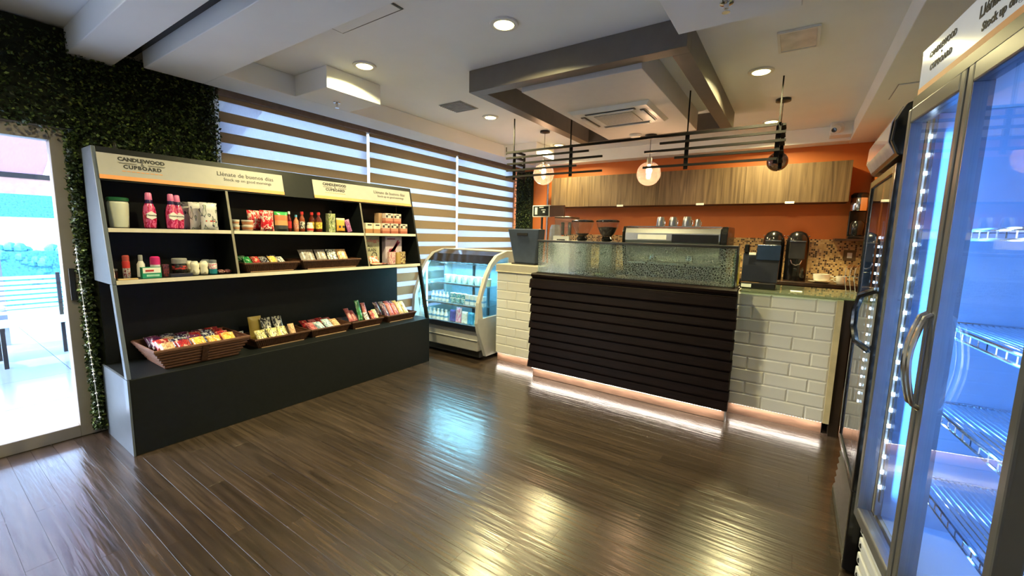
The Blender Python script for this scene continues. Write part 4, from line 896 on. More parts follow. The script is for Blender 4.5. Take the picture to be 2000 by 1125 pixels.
for k, (x, r, h) in enumerate(((-1.135, .042, .095), (-1.015, .042, .095), (-.885, .047, .097), (-.79, .03, .072))): steel_cup(x, 4.33, r, h, ('leftmost metal cup on the espresso machine', 'second metal cup from the left on the espresso machine', 'widest metal cup on the espresso machine', 'smallest metal cup, at the right of the row')[k])
m_smoke = glassmat('smoky_plastic', (.92, .88, .85), .1, milk=.08, milkcol=(.5, .42, .38)); m_bean = mat('coffee_beans', (.02, .01, .006), .5, var=.5, scale=60, bump=.8)
for k, (x, lab) in enumerate(((-1.945, 'coffee grinder with clear hopper nearly empty, left of the pair'), (-1.66, 'coffee grinder with hopper full of dark beans, right of the pair'))):
    t = thing('coffee_grinder', lab, 'coffee grinder', (x, 4.26, ZW), group='coffee grinders')
    MB().box(-.085, .085, -.12, .12, 0, .04).build('base', M['gloss_black'], t, bev=.01); MB().box(-.075, .075, -.03, .115, .04, .38).build('body', mat('grey_metal_body', (.3, .3, .29), .35, metal=.6), t, bev=.02)
    MB().lathe([(.055, .38), (.06, .40), (.045, .425)], 20).build('collar', M['gloss_black'], t, smooth=True)
    MB().lathe([(.045, .426), (.075, .455), (.105, .52), (.118, .575)], 24, cap=False).build('hopper', m_smoke, t, smooth=True)
    hb = .445 if k == 0 else .52
    MB().lathe([(.04, .427), (.07, .455), (.07+(.03 if k else 0)*1, hb), (.02, hb+.008)], 20).build('beans', m_bean, t, smooth=True)
    MB().lathe([(.119, .5755), (.122, .578), (.122, .59), (.1, .6), (.02, .602)], 24).build('hopper_lid', M['gloss_black'], t, smooth=True)
    MB().tube([(0, -.03, .25), (0, -.12, .24)], .014, 8).build('spout', M['gloss_black'], t)
t = thing('drink_dispenser', 'twin-canister clear dispenser at the left behind the glass guard', 'dispenser', (-2.175, 4.34, ZW))
MB().box(-.105, .1, -.11, .11, 0, .36).build('body', mat('pale_grey_body', (.45, .46, .48), .35), t, bev=.012); MB().box(-.1, .1, -.14, -.111, .33, .42).build('front_panel', M['offwhite'], t, bev=.004)
MB().box(-.05, .05, -.143, -.1405, .36, .385).build('display', M['black'], t)
MB().box(-.105, .1, -.1, .1, .43, .615).build('clear_bin', glassmat('clear_bin_plastic', (.85, .8, .78), .08, milk=.1), t)
for sx in (-1, 1): MB().lathe([(.02, .43), (.02, .57), (.016, .575)], 14, (sx*.045, -.02, 0)).build('auger', M['gloss_black'], t, smooth=True)
MB().box(-.107, .103, -.11, .11, .617, .635).build('lid', mat('brown_lid', (.1, .05, .03), .3), t, bev=.005)
# POS at the left
ZL = 1.1605
t = thing('cash_register_monitor', 'blue-black back of a flared monitor on the left counter end', 'monitor', (-2.60, 4.22, ZL))
m_pos = mat('blue_black_plastic', (.035, .05, .085), .4, var=.15)
MB().hexa([(-.14, -.10, .01), (.14, -.10, .01), (.14, .08, .01), (-.14, .08, .01), (-.215, -.14, .41), (.215, -.14, .41), (.215, .0, .41), (-.215, .0, .41)]).build('housing', m_pos, t, bev=.012)
MB().box(-.08, .06, -.146, -.128, .335, .362).build('vent', M['black'], t); MB().box(-.16, .16, -.13, .13, 0, .012).build('foot', M['black'], t, bev=.004)
t2 = thing('customer_display', 'small customer display screen on a pole above the monitor', 'display', (-2.57, 4.45, ZL))
MB().lathe([(.07, 0), (.07, .012), (.014, .02), (.013, .56)], 14).build('pole', M['black'], t2, smooth=True)
MB().box(-.125, .11, -.02, .02, .56, .70).build('frame', M['offwhite'], t2, bev=.004); MB().box(-.112, .097, -.0225, -.0205, .573, .688).build('screen', mat('dark_screen', (.015, .02, .022), .15), t2)
for k, (a, b_, c, d) in enumerate(((-.09, -.055, .59, .675), (-.03, .03, .67, .68), (0, .06, .64, .65), (.02, .05, .61, .63))): MB().box(a, b_, -.0235, -.0228, c, d).build('screen_mark', mat('screen_white', (.7, .72, .72), .4), t2)
MB().box(.111, .3, -.015, .015, .565, .695).build('side_box', mat('brown_side', (.12, .05, .03), .4), t2)
t = thing('paper_bag', 'crumpled translucent plastic bag behind the register monitor', 'bag', (-2.40, 4.48, ZL))
MB().lathe([(.075, 0), (.082, .08), (.08, .3), (.07, .42), (.05, .47), (.02, .46)], 11).build('bag', glassmat('clear_film', (.8, .85, .9), .15, milk=.5, milkcol=(.6, .68, .78)), t)
t = thing('socket_plate', 'small beige switch box at the back of the left counter end', 'switch', (-2.80, 4.50, ZL)); MB().box(-.06, .06, -.02, .02, 0, .1).build('plate', mat('beige_plate', (.55, .5, .38), .4), t, bev=.004); MB().box(-.03, .03, -.0225, -.0205, .03, .08).build('socket', M['black'], t)
# POS at the right
ZR = 1.095
t = thing('point_of_sale_terminal', 'black payment terminal turned away on the right counter end', 'terminal', (-.235, 4.15, ZR))
MB().box(-.13, .13, -.09, .12, 0, .05).build('base', M['gloss_black'], t, bev=.006)
MB().hexa([(-.13, -.05, .055), (.135, -.05, .055), (.135, .0, .055), (-.13, .0, .055), (-.13, -.02, .3), (.14, -.02, .3), (.14, .03, .3), (-.13, .03, .3)]).build('screen_back', mat('matte_navy_black', (.012, .014, .024), .4), t, bev=.006)
MB().box(-.125, -.085, -.03, .01, .295, .375).build('card_reader', M['gloss_black'], t, bev=.012); MB().box(-.03, .14, -.035, -.015, .245, .372).build('top_panel', mat('blue_sheen_plastic', (.015, .03, .07), .25), t, bev=.003)
MB().box(-.085, -.035, -.052, -.034, .285, .305).build('label', M['paper'], t); MB().box(-.12, -.045, -.095, -.0905, .012, .04).build('white_label', M['paper'], t)
tag(MB().box(.0, .08, 4.08, 4.16, ZR, ZR+.004).build('note_paper', M['paper']), 'small white slip of paper beside the payment terminal', 'paper')

# ------------------------------------------------------------------ back counter and upper cabinets
BC = thing('back_counter', 'dark back counter along the mosaic wall', 'counter', (-1.2, 5.75, 0))
MB().box(-1.88, 1.78, -.33, .33, 1.03, 1.07).build('top', mat('dark_brown_top', (.035, .018, .012), .25, var=.3), BC, bev=.004); MB().box(-1.86, 1.76, -.29, .33, 0, 1.028).build('cabinet', m_board, BC)
m_ven = None
def veneer():
    m, n, L, b = newmat('oak_veneer')
    tc = n.new('ShaderNodeNewGeometry'); mp = n.new('ShaderNodeMapping'); mp.inputs['Scale'].default_value = (16, 16, .8); L.new(tc.outputs['Position'], mp.inputs[0])
    nz = n.new('ShaderNodeTexNoise'); nz.inputs['Scale'].default_value = 1.2; nz.inputs['Detail'].default_value = 5; nz.inputs['Distortion'].default_value = 1.4; L.new(mp.outputs[0], nz.inputs['Vector'])
    rp = n.new('ShaderNodeValToRGB'); cr = rp.color_ramp; cr.elements[0].position = .3; cr.elements[0].color = (.05, .028, .014, 1); cr.elements[1].position = .72; cr.elements[1].color = (.17, .112, .058, 1); e = cr.elements.new(.5); e.color = (.115, .072, .036, 1)
    L.new(nz.outputs['Fac'], rp.inputs[0]); L.new(rp.outputs[0], b.inputs['Base Color']); b.inputs['Roughness'].default_value = .42; return m
m_ven = veneer(); m_und = mat('cabinet_carcass', (.10, .05, .025), .5)
cx = [-3.18, -2.56, -1.60, -.56, .43]
hx = [None, -2.08, -1.044, -.098]
for k in range(4):
    a, b_ = cx[k], cx[k+1]
    t = thing('wall_cabinet', ('narrow wood-veneer wall cabinet at the left end', 'wood-veneer wall cabinet, second from the left', 'wood-veneer wall cabinet, third from the left', 'wood-veneer wall cabinet at the right end')[k], 'cabinet', ((a+b_)/2, 5.92, 1.94), group='wood-veneer wall cabinets'); hw = (b_-a)/2
    MB().box(-hw+.001, hw-.001, -.13, .178, 0, .42).build('body', m_und, t)
    MB().box(-hw+.0015, hw-.0015, -.15, -.131, -.002, .43).build('door', m_ven, t)
    if hx[k] is not None: MB().box(-.045, .045, -.165, -.151, -.014, .012).build('handle', M['offwhite'], t, loc=(hx[k]-(a+b_)/2, 0, 0), bev=.002)
tag(MB().box(.35, .628, 5.78, 6.085, 1.525, 1.545).build('small_shelf', mat('dark_shelf_board', (.03, .015, .01), .3)), 'small dark shelf on the right wall holding a coffee brewer', 'shelf')
t = thing('coffee_brewer', 'steel and black coffee brewer on the small right shelf', 'coffee maker', (.535, 5.90, 1.546))
MB().box(-.075, .075, -.09, .1, 0, .03).build('base', M['gloss_black'], t, bev=.006); MB().box(-.075, .075, .03, .1, .03, .3).build('column', M['gloss_black'], t, bev=.006)
MB().lathe([(.05, .031), (.06, .05), (.062, .16), (.045, .19)], 18, (0, -.03, 0)).build('carafe', M['gloss_black'], t, smooth=True)
MB().lathe([(.074, .3), (.078, .31), (.078, .43), (.074, .44)], 24).build('head', M['chrome'], t, smooth=True); MB().lathe([(.08, .441), (.08, .47), (.06, .49), (.02, .495)], 24).build('lid', M['gloss_black'], t, smooth=True)
ZK = 1.071
for k, x in enumerate((-.208, .022)):
    t = thing('beverage_urn', ('black insulated beverage urn, left of the pair', 'black insulated beverage urn with chrome handle, right of the pair')[k], 'urn', (x, 5.68, ZK), group='black beverage urns')
    MB().lathe([(.105, 0), (.108, .01), (.108, .42), (.1, .47), (.075, .52), (.03, .545)], 24).build('body', M['gloss_black'], t, smooth=True)
    MB().box(-.075, .075, -.125, -.09, .24, .44).build('front_plate', mat('urn_plate', (.03, .03, .032), .25), t, bev=.008); MB().box(-.075, .075, -.128, -.1255, .43, .437).build('trim_line', M['chrome'], t)
    MB().tube([(-.05, -.13, .225), (-.035, -.15, .185), (0, -.155, .172), (.035, -.15, .185), (.05, -.13, .225)], .006, 7).build('handle', M['chrome'], t, smooth=True)
    for sx in (-1, 1): MB().lathe([(.0005, -.01), (.01, 0), (.0005, .01)], 8, (sx*.1, 0, .49), cap=False).build('latch', M['chrome'], t, smooth=True)
    MB().box(-.02, .02, -.16, -.1, .1, .14).build('tap', M['gloss_black'], t, bev=.006)
m_cer2 = mat('white_china', (.78, .75, .66), .15, coat=.3)
def mug(loc, r, h, lab, saucer=False):
    t = thing('cup', lab, 'cup', loc); z0 = .018 if saucer else 0
    if saucer: MB().lathe([(.05, 0), (.1, .012), (.115, .016), (.1, .0135), (.03, .006)], 24, cap=False).build('saucer', m_cer2, t, smooth=True)
    MB().lathe([(r*.7, z0), (r*.9, z0+.01), (r, z0+h*.5), (r, z0+h), (r*.92, z0+h), (r*.85, z0+.02), (.005, z0+.012)], 22).build('bowl', m_cer2, t, smooth=True)
    MB().tube([(r*.95, 0, z0+h*.8), (r*1.4, 0, z0+h*.75), (r*1.45, 0, z0+h*.4), (r*.95, 0, z0+h*.2)], .006, 7).build('handle', m_cer2, t, rot=(0, 0, -.3 if saucer else PI-.3), smooth=True)
mug((.262, 5.55, ZK), .075, .075, 'wide white cup on a saucer on the back counter', True); mug((.43, 5.52, ZK), .046, .085, 'white mug right of the wide cup')
t = thing('wire_rack', 'chrome wire rack standing at the right end of the counter', 'rack', (.40, 4.45, 1.095))
for k in range(5):
    x = -.02+k*.03; MB().tube([(x, -.08, .0), (x-.02, -.07, .12), (x-.01, -.02, .2), (x+.02, .06, .22)], .0035, 6).build('wire', M['chrome'], t, smooth=True)
MB().tube([(-.03, -.07, .13), (.12, -.07, .13)], .0035, 6).build('wire', M['chrome'], t); MB().tube([(-.02, -.08, .004), (.11, -.08, .004)], .0035, 6).build('wire', M['chrome'], t)
t = thing('wall_socket', 'small power socket on the mosaic backsplash', 'socket', (.52, Y1-.015, 1.36)); MB().box(-.055, .055, -.008, 0, -.06, .06).build('plate', mat('brown_plate', (.12, .08, .04), .4), t, bev=.002); MB().box(-.022, .022, -.011, -.0085, -.03, .03).build('socket', M['offwhite'], t)
t = thing('lemon_packet', 'yellow packet on the worktop beside the glass guard', 'packet', (-.43, 4.45, ZW)); t.location = (-.44, 4.42, ZW)
MB().lathe([(.03, 0), (.035, .06), (.03, .2), (.038, .26), (.015, .3)], 9).build('packet', patmat('yellow_packet', [(.7, .6, .05), (.75, .7, .3), (.5, .45, .05)], 4), t)

# ================================================================== REFRIGERATED DISPLAY CASE
DC = thing('display_case', 'curved-glass refrigerated display case with pale grey sides', 'display case', (-3.49, 4.2, 0)); ND = neg(DC)
prof = [(3.87, .05), (3.82, .17), (3.735, .35), (3.70, .47), (3.72, .71), (3.775, .855), (3.86, 1.03), (3.945, 1.15), (4.065, 1.247), (4.26, 1.295), (4.60, 1.295), (4.60, .05)]
m_side = mat('pale_grey_side', (.5, .49, .46), .35, var=.04)
inner = [(3.80, .52), (3.765, .72), (3.83, .86), (3.91, 1.03), (3.99, 1.12), (4.10, 1.19), (4.25, 1.22), (4.30, 1.22), (4.30, .52)]
def side_panel(xa, xb, n):
    # rim around a glazed opening: quads between outer and inner outline
    oo = [(3.70, .47), (3.72, .71), (3.775, .855), (3.86, 1.03), (3.945, 1.15), (4.065, 1.247), (4.26, 1.295), (4.34, 1.295), (4.34, .47)]
    mb = MB()
    for k in range(len(oo)):
        j = (k+1) % len(oo)
        mb.hexa([(xa, *oo[k]), (xb, *oo[k]), (xb, *oo[j]), (xa, *oo[j]), (xa, *inner[k]), (xb, *inner[k]), (xb, *inner[j]), (xa, *inner[j])])
    mb.box(xa, xb, 4.34, 4.60, .05, 1.295)
    mb.prism([(3.87, .05), (3.82, .17), (3.735, .35), (3.70, .47), (4.34, .47), (4.34, .05)], 'x', xa, xb)
    o = mb.build(n, m_side, DC, loc=ND)
    MB().prism(inner, 'x', (xa+xb)/2-.003, (xa+xb)/2+.003).build('side_glass', glassmat('case_side_glass', (.85, .95, 1), .1), DC, loc=ND)
side_panel(-2.99, -2.945, 'side_panel'); side_panel(-4.035, -3.99, 'side_panel')
xa, xb = -3.989, -2.991
MB().box(xa, xb, 3.76, 4.60, .12, .36).build('lower_front', mat('case_lower_panel', (.36, .35, .34), .4, var=.05), DC, loc=ND, bev=.01)
MB().box(xa, xb, 3.745, 3.759, .25, .256).build('seam', M['white'], DC, loc=ND); MB().box(xa, xb, 3.80, 4.55, .04, .118).build('plinth', M['black'], DC, loc=ND)
MB().box(xa, xb, 3.745, 4.55, .361, .40).build('tray_floor', M['offwhite'], DC, loc=ND)
MB().prism([(3.735, .36), (3.72, .37), (3.715, .43), (3.735, .435)], 'x', xa, xb).build('bumper', mat('navy_bumper', (.015, .018, .03), .3), DC, loc=ND)
MB().box(xa, xb, 4.42, 4.45, .40, 1.27).build('rear_wall', mat('case_rear', (.35, .4, .45), .3), DC, loc=ND)
for x in (-3.6, -3.35): MB().box(x, x+.03, 4.40, 4.419, .42, 1.2).build('rear_mullion', M['black'], DC, loc=ND)
MB().box(xa, xb, 4.25, 4.60, 1.255, 1.295).build('top_deck', m_side, DC, loc=ND, bev=.004)
# curved front glass
arc = [(3.725, .435), (3.722, .56), (3.735, .71), (3.79, .855), (3.872, 1.03), (3.955, 1.145), (4.07, 1.238), (4.25, 1.285)]
mb = MB()
for k in range(len(arc)-1): mb.quad((xa, *arc[k]), (xb, *arc[k]), (xb, *arc[k+1]), (xa, *arc[k+1]))
mb.build('curved_glass', glassmat('case_front_glass', (.88, .97, 1), .07), DC, loc=ND, smooth=True)
MB().prism([(3.955, 1.146), (4.07, 1.239), (4.25, 1.286), (4.25, 1.262), (4.08, 1.222), (3.97, 1.138)], 'x', xa, xb).build('canopy_trim', mat('black_canopy', (.01, .01, .012), .15), DC, loc=ND)
for z, y0 in ((.62, 3.86), (.86, 3.96)):
    MB().box(xa+.02, xb-.02, y0, 4.40, z, z+.008).build('glass_shelf', glassmat('shelf_glass', (.8, .92, .95), .15, milk=.2, milkcol=(.4, .5, .55)), DC, loc=ND)
    MB().box(xa+.02, xb-.02, y0-.012, y0-.001, z-.006, z+.014).build('shelf_edge', M['alu'], DC, loc=ND)
MB().box(xa+.02, xb-.02, 4.08, 4.10, 1.11, 1.118).build('wire_bar', M['chrome'], DC, loc=ND)
m_cy = emat('cyan_tube', (.3, .8, 1), 12)
MB().lathe([(.012, xa+.04), (.012, xb-.04)], 10, axis='x', c=(0, 4.16, 1.20)).build('light_tube', m_cy, DC, loc=ND, smooth=True)
MB().lathe([(.01, .46), (.01, 1.1)], 10, c=(xa+.03, 3.90, 0)).build('light_tube', m_cy, DC, loc=ND, smooth=True)
lamp('AREA', 'case_light', ((xa+xb)/2, 4.0, 1.13), 20, (.3, .78, 1), (0, 0, 0), .9, .03, spread=175)
# goods in the case
m_yog = patmat('yogurt_print', [(.75, .76, .72), (.7, .68, .4), (.78, .78, .76)], 4); m_tealp = patmat('teal_pack_print', [(.05, .45, .5), (.7, .8, .8), (.03, .3, .4)], 4); m_milk = patmat('milk_print', [(.8, .82, .84), (.15, .35, .6), (.8, .82, .84)], kind='band', pos=(0, .35, .55))
def cupgood(x, y, z, r, h, m, lab, grp, name='yogurt_cup'):
    return goods(name, lab, 'cup' if name == 'yogurt_cup' else 'bottle', (x, y, z), [('body', [(r*.8, 0), (r*.85, .003), (r, h*.93)], m), ('lid', [(r*1.04, h*.931), (r*1.04, h*.97), (r*.9, h)], M['paper'])] if name == 'yogurt_cup' else [('body', [(r, 0), (r, h*.6), (r*.45, h*.8), (r*.45, h*.86)], m), ('cap', [(r*.5, h*.861), (r*.5, h), (r*.3, h)], M['offwhite'])], group=grp, n=12)
for k in range(7): cupgood(-3.74+k*.1, 4.06, .869, .042, .1, m_yog, 'white and yellow yogurt cup on top shelf of display case, %s from left' % ORD[k], 'yogurt cups, top shelf of the case')
cupgood(-3.06, 4.05, .869, .035, .09, mat('orange_cup', (.7, .35, .05), .4), 'orange cup at the right end of the case top shelf', None)
for k in range(5): cupgood(-3.9+k*.062, 3.96, .629, .026, .12, m_milk, 'slim white bottle on middle shelf of display case, %s from left' % ORD[k], 'slim bottles, middle shelf of the case', 'milk_bottle')
for k in range(3):
    for q in range(2): cupgood(-3.56+k*.09, 3.97, .629+q*.062, .04, .06, m_tealp, ('upper' if q else 'lower') + ' teal cup of the %s stack, middle shelf of display case' % ORD[k], 'teal cups, middle shelf of the case')
for k in range(4): carton('milk_carton', 'small white and blue carton, %s from left, middle shelf of display case' % ORD[k], 'carton', (-3.30+k*.075, 3.96, .629), (.06, .06, .12), m_milk, rz=-PI/2, group='cartons, middle shelf of the case')
for k in range(6): cupgood(-3.92+k*.068, 3.86, .401, .03, .14, m_milk, 'white bottle on floor of display case, %s from left' % ORD[k], 'white bottles, floor of the case', 'milk_bottle')
bag('snack_bag', 'pink pouch in the middle of the display case floor', (-3.385, 3.87, .402), .09, .19, .05, patmat('pink_pouch', [(.7, .25, .45), (.8, .6, .7)], 4), .1, -PI/2, cat='pouch')
for k, (x, m, lab) in enumerate(((-3.485, (.1, .1, .4), 'dark blue pouch left of the pink pouch in the case'), (-3.29, (.75, .78, .8), 'white pouch right of the pink pouch in the case'), (-3.19, (.05, .3, .6), 'bright blue pouch at the right of the case floor'), (-3.09, (.1, .5, .65), 'cyan pouch at the right end of the case floor'))): bag('snack_bag', lab, (x, 3.87, .402), .095, .15, .05, mat('case_pouch_%d' % k, m, .35, var=.3, scale=25), .1, -PI/2, cat='pouch')
# ================================================================== WHITE TWO-DOOR FRIDGE (local x = along the front towards the camera side, y = into the body)
random.seed(33)
m_fr = mat('white_enamel', (.62, .64, .66), .3, var=.03); m_fin = mat('blue_white_liner', (.55, .68, .85), .35, var=.03); m_stile = mat('grey_door_stile', (.15, .15, .15), .3, metal=.35, var=.05)
m_fglass = glassmat('fridge_glass', (.93, .96, 1), .06)
a_ = math.radians(6.3)
F = thing('glass_door_fridge', 'white two-door glass drinks fridge with cream header sign, nearest on the right', 'fridge', (.333, 2.18, 0), -PI/2+a_)
FW, FD, FH = .96, .62, 2.0
MB().box(.0, .03, .03, FD, .40, FH).box(FW-.03, FW, .03, FD, .40, FH).box(.03, FW-.03, .04, FD, FH-.03, FH).box(.0, FW, .04, FD, .36, .40).build('cabinet', m_fr, F)
MB().box(.031, .036, .05, FD-.04, .401, FH-.031).box(FW-.036, FW-.031, .05, FD-.04, .401, FH-.031).box(.036, FW-.036, FD-.04, FD-.035, .401, FH-.031).box(.036, FW-.036, .05, FD-.04, .401, .406).build('liner', m_fin, F)
MB().box(.0, FW, FD-.034, FD, .401, FH-.031).build('back_panel', m_fr, F)
MB().box(.0, FW, .02, FD, .08, .358).build('plinth', m_fr, F)
for k in range(4): MB().box(.01, FW-.01, .0, .019, .10+k*.066, .148+k*.066).build('grille_slat', m_fr, F, bev=.006)
for x in (.05, FW-.05):
    MB().lathe([(.025, 0), (.025, .05), (.015, .08)], 12, (x, .08, 0)).build('foot', M['black'], F, smooth=True)
for k in range(4): MB().prism([(.032, .118+k*.066), (.05, .118+k*.066), (.044, .136+k*.066)], 'y', -.004, -.0005).build('grille_slot', M['black'], F)
# header
MB().box(-.002, FW, .0, FD, 2.002, 2.2).build('header_box', m_fr, F, bev=.003)
MB().box(.0, FW-.002, -.0075, -.0005, 2.04, 2.198).build('sign_panel', mat('pale_sign_panel', (.70, .71, .68), .12, var=.02, emit=(.85, .9, .95), estr=.18), F)
MB().box(.0, FW-.002, -.0088, -.0077, 2.045, 2.067).build('orange_band', M['orange_ink'], F); MB().box(.0, FW, -.018, -.0005, 2.003, 2.038).build('black_rail', M['black'], F)
def ft(s, size, x, z, sp=1.0): text(s, size, M['ink'], F, basis((1, 0, 0), (0, 0, 1), (x, -.0086, z)), spacing=sp, bold=.0012)
ft('CANDLEWOOD', .028, .17, 2.16); ft('CUPBOARD', .028, .17, 2.112, 1.18); ft('&', .02, .17, 2.136); ft('Llénate de buenos días', .045, .62, 2.145); ft('Stock up on good mornings', .034, .63, 2.098)
# doors
def fdoor(x0, x1):
    w_ = .034; z0, z1 = .372, 1.995
    d = MB().box(x0, x0+w_, -.03, .018, z0, z1).box(x1-w_, x1, -.03, .018, z0, z1).box(x0+w_, x1-w_, -.03, .018, z0, z0+.05).box(x0+w_, x1-w_, -.03, .018, z1-.055, z1).build('door', m_stile, F, bev=.006)
    MB().box(x0+w_, x1-w_, -.012, -.006, z0+.05, z1-.055).build('glass', m_fglass, d); MB().box(x0+w_, x0+w_+.004, -.028, .015, z0+.05, z1-.055).build('gasket', M['alu'], d)
    return d
dA = fdoor(.008, .452); dB = fdoor(.462, .94)
def bow(x):
    pts = [(x, -.03, 1.295), (x, -.045, 1.285)] + [(x, -.046-.022*math.sin(PI*k/8), 1.285-.27*k/8) for k in range(1, 8)] + [(x, -.045, 1.015), (x, -.03, 1.005)]
    return MB().tube(pts, .008, 8)
bow(.438).build('handle', M['chrome'], dA, smooth=True); bow(.474).build('handle', M['chrome'], dB, smooth=True)
# LEDs inside, diodes counted one by one
m_ledb = emat('cool_led', (.62, .82, 1), 40)
led_me = MB().box(-.005, .005, -.003, .003, -.006, .006).mesh('led', m_ledb)
def ledbar(x, y, n=22, z0=.5, z1=1.92):
    b_ = MB().box(x-.010, x+.010, y+.003, y+.010, z0-.03, z1+.03).build('led_bar', M['alu'], F)
    for k in range(n):
        o = bpy.data.objects.new('led', led_me); COL.objects.link(o); o.parent = b_; o.location = (x, y-.001, z0+(z1-z0)*(k+.5)/n)
ledbar(.050, .030)
for x in (.06, .455, .9):
    l = lamp('AREA', 'fridge_light', (x, .07, 1.2), 3.2 if x < .8 else 2.2, (.10, .36, 1), (PI/2, 0, 0), .03, 1.4, parent=F)
# wire shelves
for z in (.62, .92, 1.22, 1.55):
    s_ = MB().tube([(.05, .12, z), (FW-.05, .12, z), (FW-.05, FD-.06, z), (.05, FD-.06, z)], .006, 6, True).tube([(.05, .12, z-.03), (FW-.05, .12, z-.03)], .005, 6).build('wire_shelf', M['chrome'], F, smooth=True)
    mb = MB()
    for k in range(24): mb.tube([(.06, .13+k*.0177, z), (FW-.06, .13+k*.0177, z)], .0025, 5)
    for k in range(18): mb.tube([(.06+k*.05, .12, z), (.06+k*.05, .12, z-.03)], .0025, 4)
    o = mb.build('wires', M['chrome'], s_); o['kind'] = 'stuff'
FM = Matrix.Translation((.333, 2.18, 0)) @ Matrix.Rotation(-PI/2+a_, 4, 'Z')
m_clear = glassmat('clear_bottle', (.86, .92, .98), .12, milk=.06)
def fgoods(x, y, z, lab, kind, grp):
    p = FM @ Vector((x, y, z))
    if kind == 'b':
        goods('water_bottle', lab, 'bottle', p, [('bottle', [(.028, 0), (.03, .01), (.028, .05), (.03, .08), (.028, .12), (.026, .15), (.012, .185), (.012, .2)], m_clear), ('cap', [(.0135, .2005), (.0135, .218), (.01, .22)], M['offwhite'])], group=grp, n=12)
    else:
        bag('bottle_pack', lab, p, .3, .2, .1, glassmat('shrink_film', (.75, .85, .95), .35, rough=.1, milk=.18, milkcol=(.4, .55, .75)), .5, -PI/2+a_-.4, cat='bottle pack')
for z, r in ((.626, 'bottom'), (.926, 'second')):
    for k in range(5): fgoods(.40+k*.1, .42, z, 'clear water bottle on %s wire shelf of white fridge, %s from far end' % (r, ORD[k]), 'b', 'water bottles on the %s fridge shelf' % r)
for k in range(4): fgoods(.46+k*.1, .44, 1.556, 'clear water bottle on top wire shelf of white fridge, %s from far end' % ORD[k], 'b', 'water bottles on the top fridge shelf')
tp = FM @ Vector((.75, .38, 1.226)); carton('drink_pack', 'yellow and red drink pack on the third wire shelf of the white fridge', 'pack', tp, (.12, .2, .24), patmat('yellow_red_pack', [(.5, .05, .04), (.7, .5, .1), (.55, .1, .05)], kind='band', pos=(0, .3, .7)), rz=-PI/2+a_)

# ================================================================== BLACK SINGLE-DOOR FRIDGE
Bf = thing('glass_door_fridge', 'black single-door glass fridge with curved lit header beside the counter', 'fridge', (.33, 3.02, 0), -PI/2)
BW, BD = .70, .62
MB().box(0, .025, .04, BD, .40, 1.84).box(BW-.025, BW, .04, BD, .40, 1.84).box(.025, BW-.025, .045, BD, 1.815, 1.84).box(0, BW, .04, BD, .36, .40).box(.025, BW-.025, BD-.02, BD, .401, 1.814).build('cabinet', M['gloss_black'], Bf)
MB().box(.026, .03, .06, BD-.03, .402, 1.812).box(BW-.03, BW-.026, .06, BD-.03, .402, 1.812).box(.03, BW-.03, BD-.03, BD-.021, .402, 1.812).build('liner', m_fin, Bf)
MB().box(0, BW, .03, BD, .05, .358).build('plinth', M['gloss_black'], Bf)
m_slat = mat('dark_steel_slat', (.10, .10, .095), .3, metal=.7)
for k in range(7): MB().prism([(-.012+k*.002, .065+k*.042), (.028, .06+k*.042), (.028, .092+k*.042), (.004+k*.002, .09+k*.042)], 'x', -.02, BW-.03).build('grille_slat', m_slat, Bf)
MB().box(-.03, BW, -.014, .028, .012, .058).build('grille_base', m_slat, Bf, bev=.006) ; MB().box(BW-.03, BW+.004, -.02, .029, .012, .40).build('corner_post', M['gloss_black'], Bf, bev=.006)
for x in (.06, BW-.06): MB().lathe([(.02, 0), (.02, .02), (.012, .05)], 12, (x, .3, 0)).build('foot', M['black'], Bf)
w_ = .035
bd = MB().box(.0, w_, -.02, .03, .372, 1.83).box(BW-w_-.02, BW, -.02, .03, .372, 1.83).box(w_, BW-w_-.02, -.02, .03, .372, .41).box(w_, BW-w_-.02, -.02, .03, 1.79, 1.83).build('door', M['gloss_black'], Bf, bev=.006)
MB().box(w_, BW-w_-.02, -.012, -.006, .41, 1.79).build('glass', glassmat('black_fridge_glass', (.75, .8, .85), .12), bd); MB().box(-.003, .0, -.018, .028, .38, 1.82).build('edge_line', M['alu'], bd)
MB().tube([(BW-.06, -.02, 1.30), (BW-.1, -.065, 1.27), (BW-.14, -.075, 1.2), (BW-.14, -.075, 1.12), (BW-.1, -.065, 1.06), (BW-.06, -.02, 1.03)], .014, 8).build('handle', M['gloss_black'], bd, smooth=True)
MB().prism([(.03, 1.85), (-.02, 1.86), (-.045, 1.92), (-.04, 2.0), (-.01, 2.06), (.05, 2.085), (BD, 2.085), (BD, 1.85)], 'x', 0, BW).build('header', M['gloss_black'], Bf, bev=.006)
arcp = [(-.024, 1.872), (-.047, 1.92), (-.043, 2.0), (-.014, 2.058)]
mb = MB()
for k in range(3): mb.hexa([(.02, *arcp[k]), (BW-.04, *arcp[k]), (BW-.04, arcp[k][0]-.003, arcp[k][1]), (.02, arcp[k][0]-.003, arcp[k][1]), (.02, *arcp[k+1]), (BW-.04, *arcp[k+1]), (BW-.04, arcp[k+1][0]-.003, arcp[k+1][1]), (.02, arcp[k+1][0]-.003, arcp[k+1][1])])
mb.build('header_sign', mat('glossy_lilac_sign', (.5, .48, .55), .12, var=.1, coat=.4), Bf)
bl_ = MB().box(BW-.085, BW-.065, .035, .042, .55, 1.62).build('led_bar', M['alu'], Bf)
for k in range(20):
    o = bpy.data.objects.new('led', led_me); COL.objects.link(o); o.parent = bl_; o.location = (BW-.075, .031, .62+k*.048)
bl_ = MB().box(.045, .06, .045, .052, .55, 1.62).build('led_bar', M['alu'], Bf)
for k in range(20):
    o = bpy.data.objects.new('led', led_me); COL.objects.link(o); o.parent = bl_; o.location = (.0525, .041, .62+k*.048)
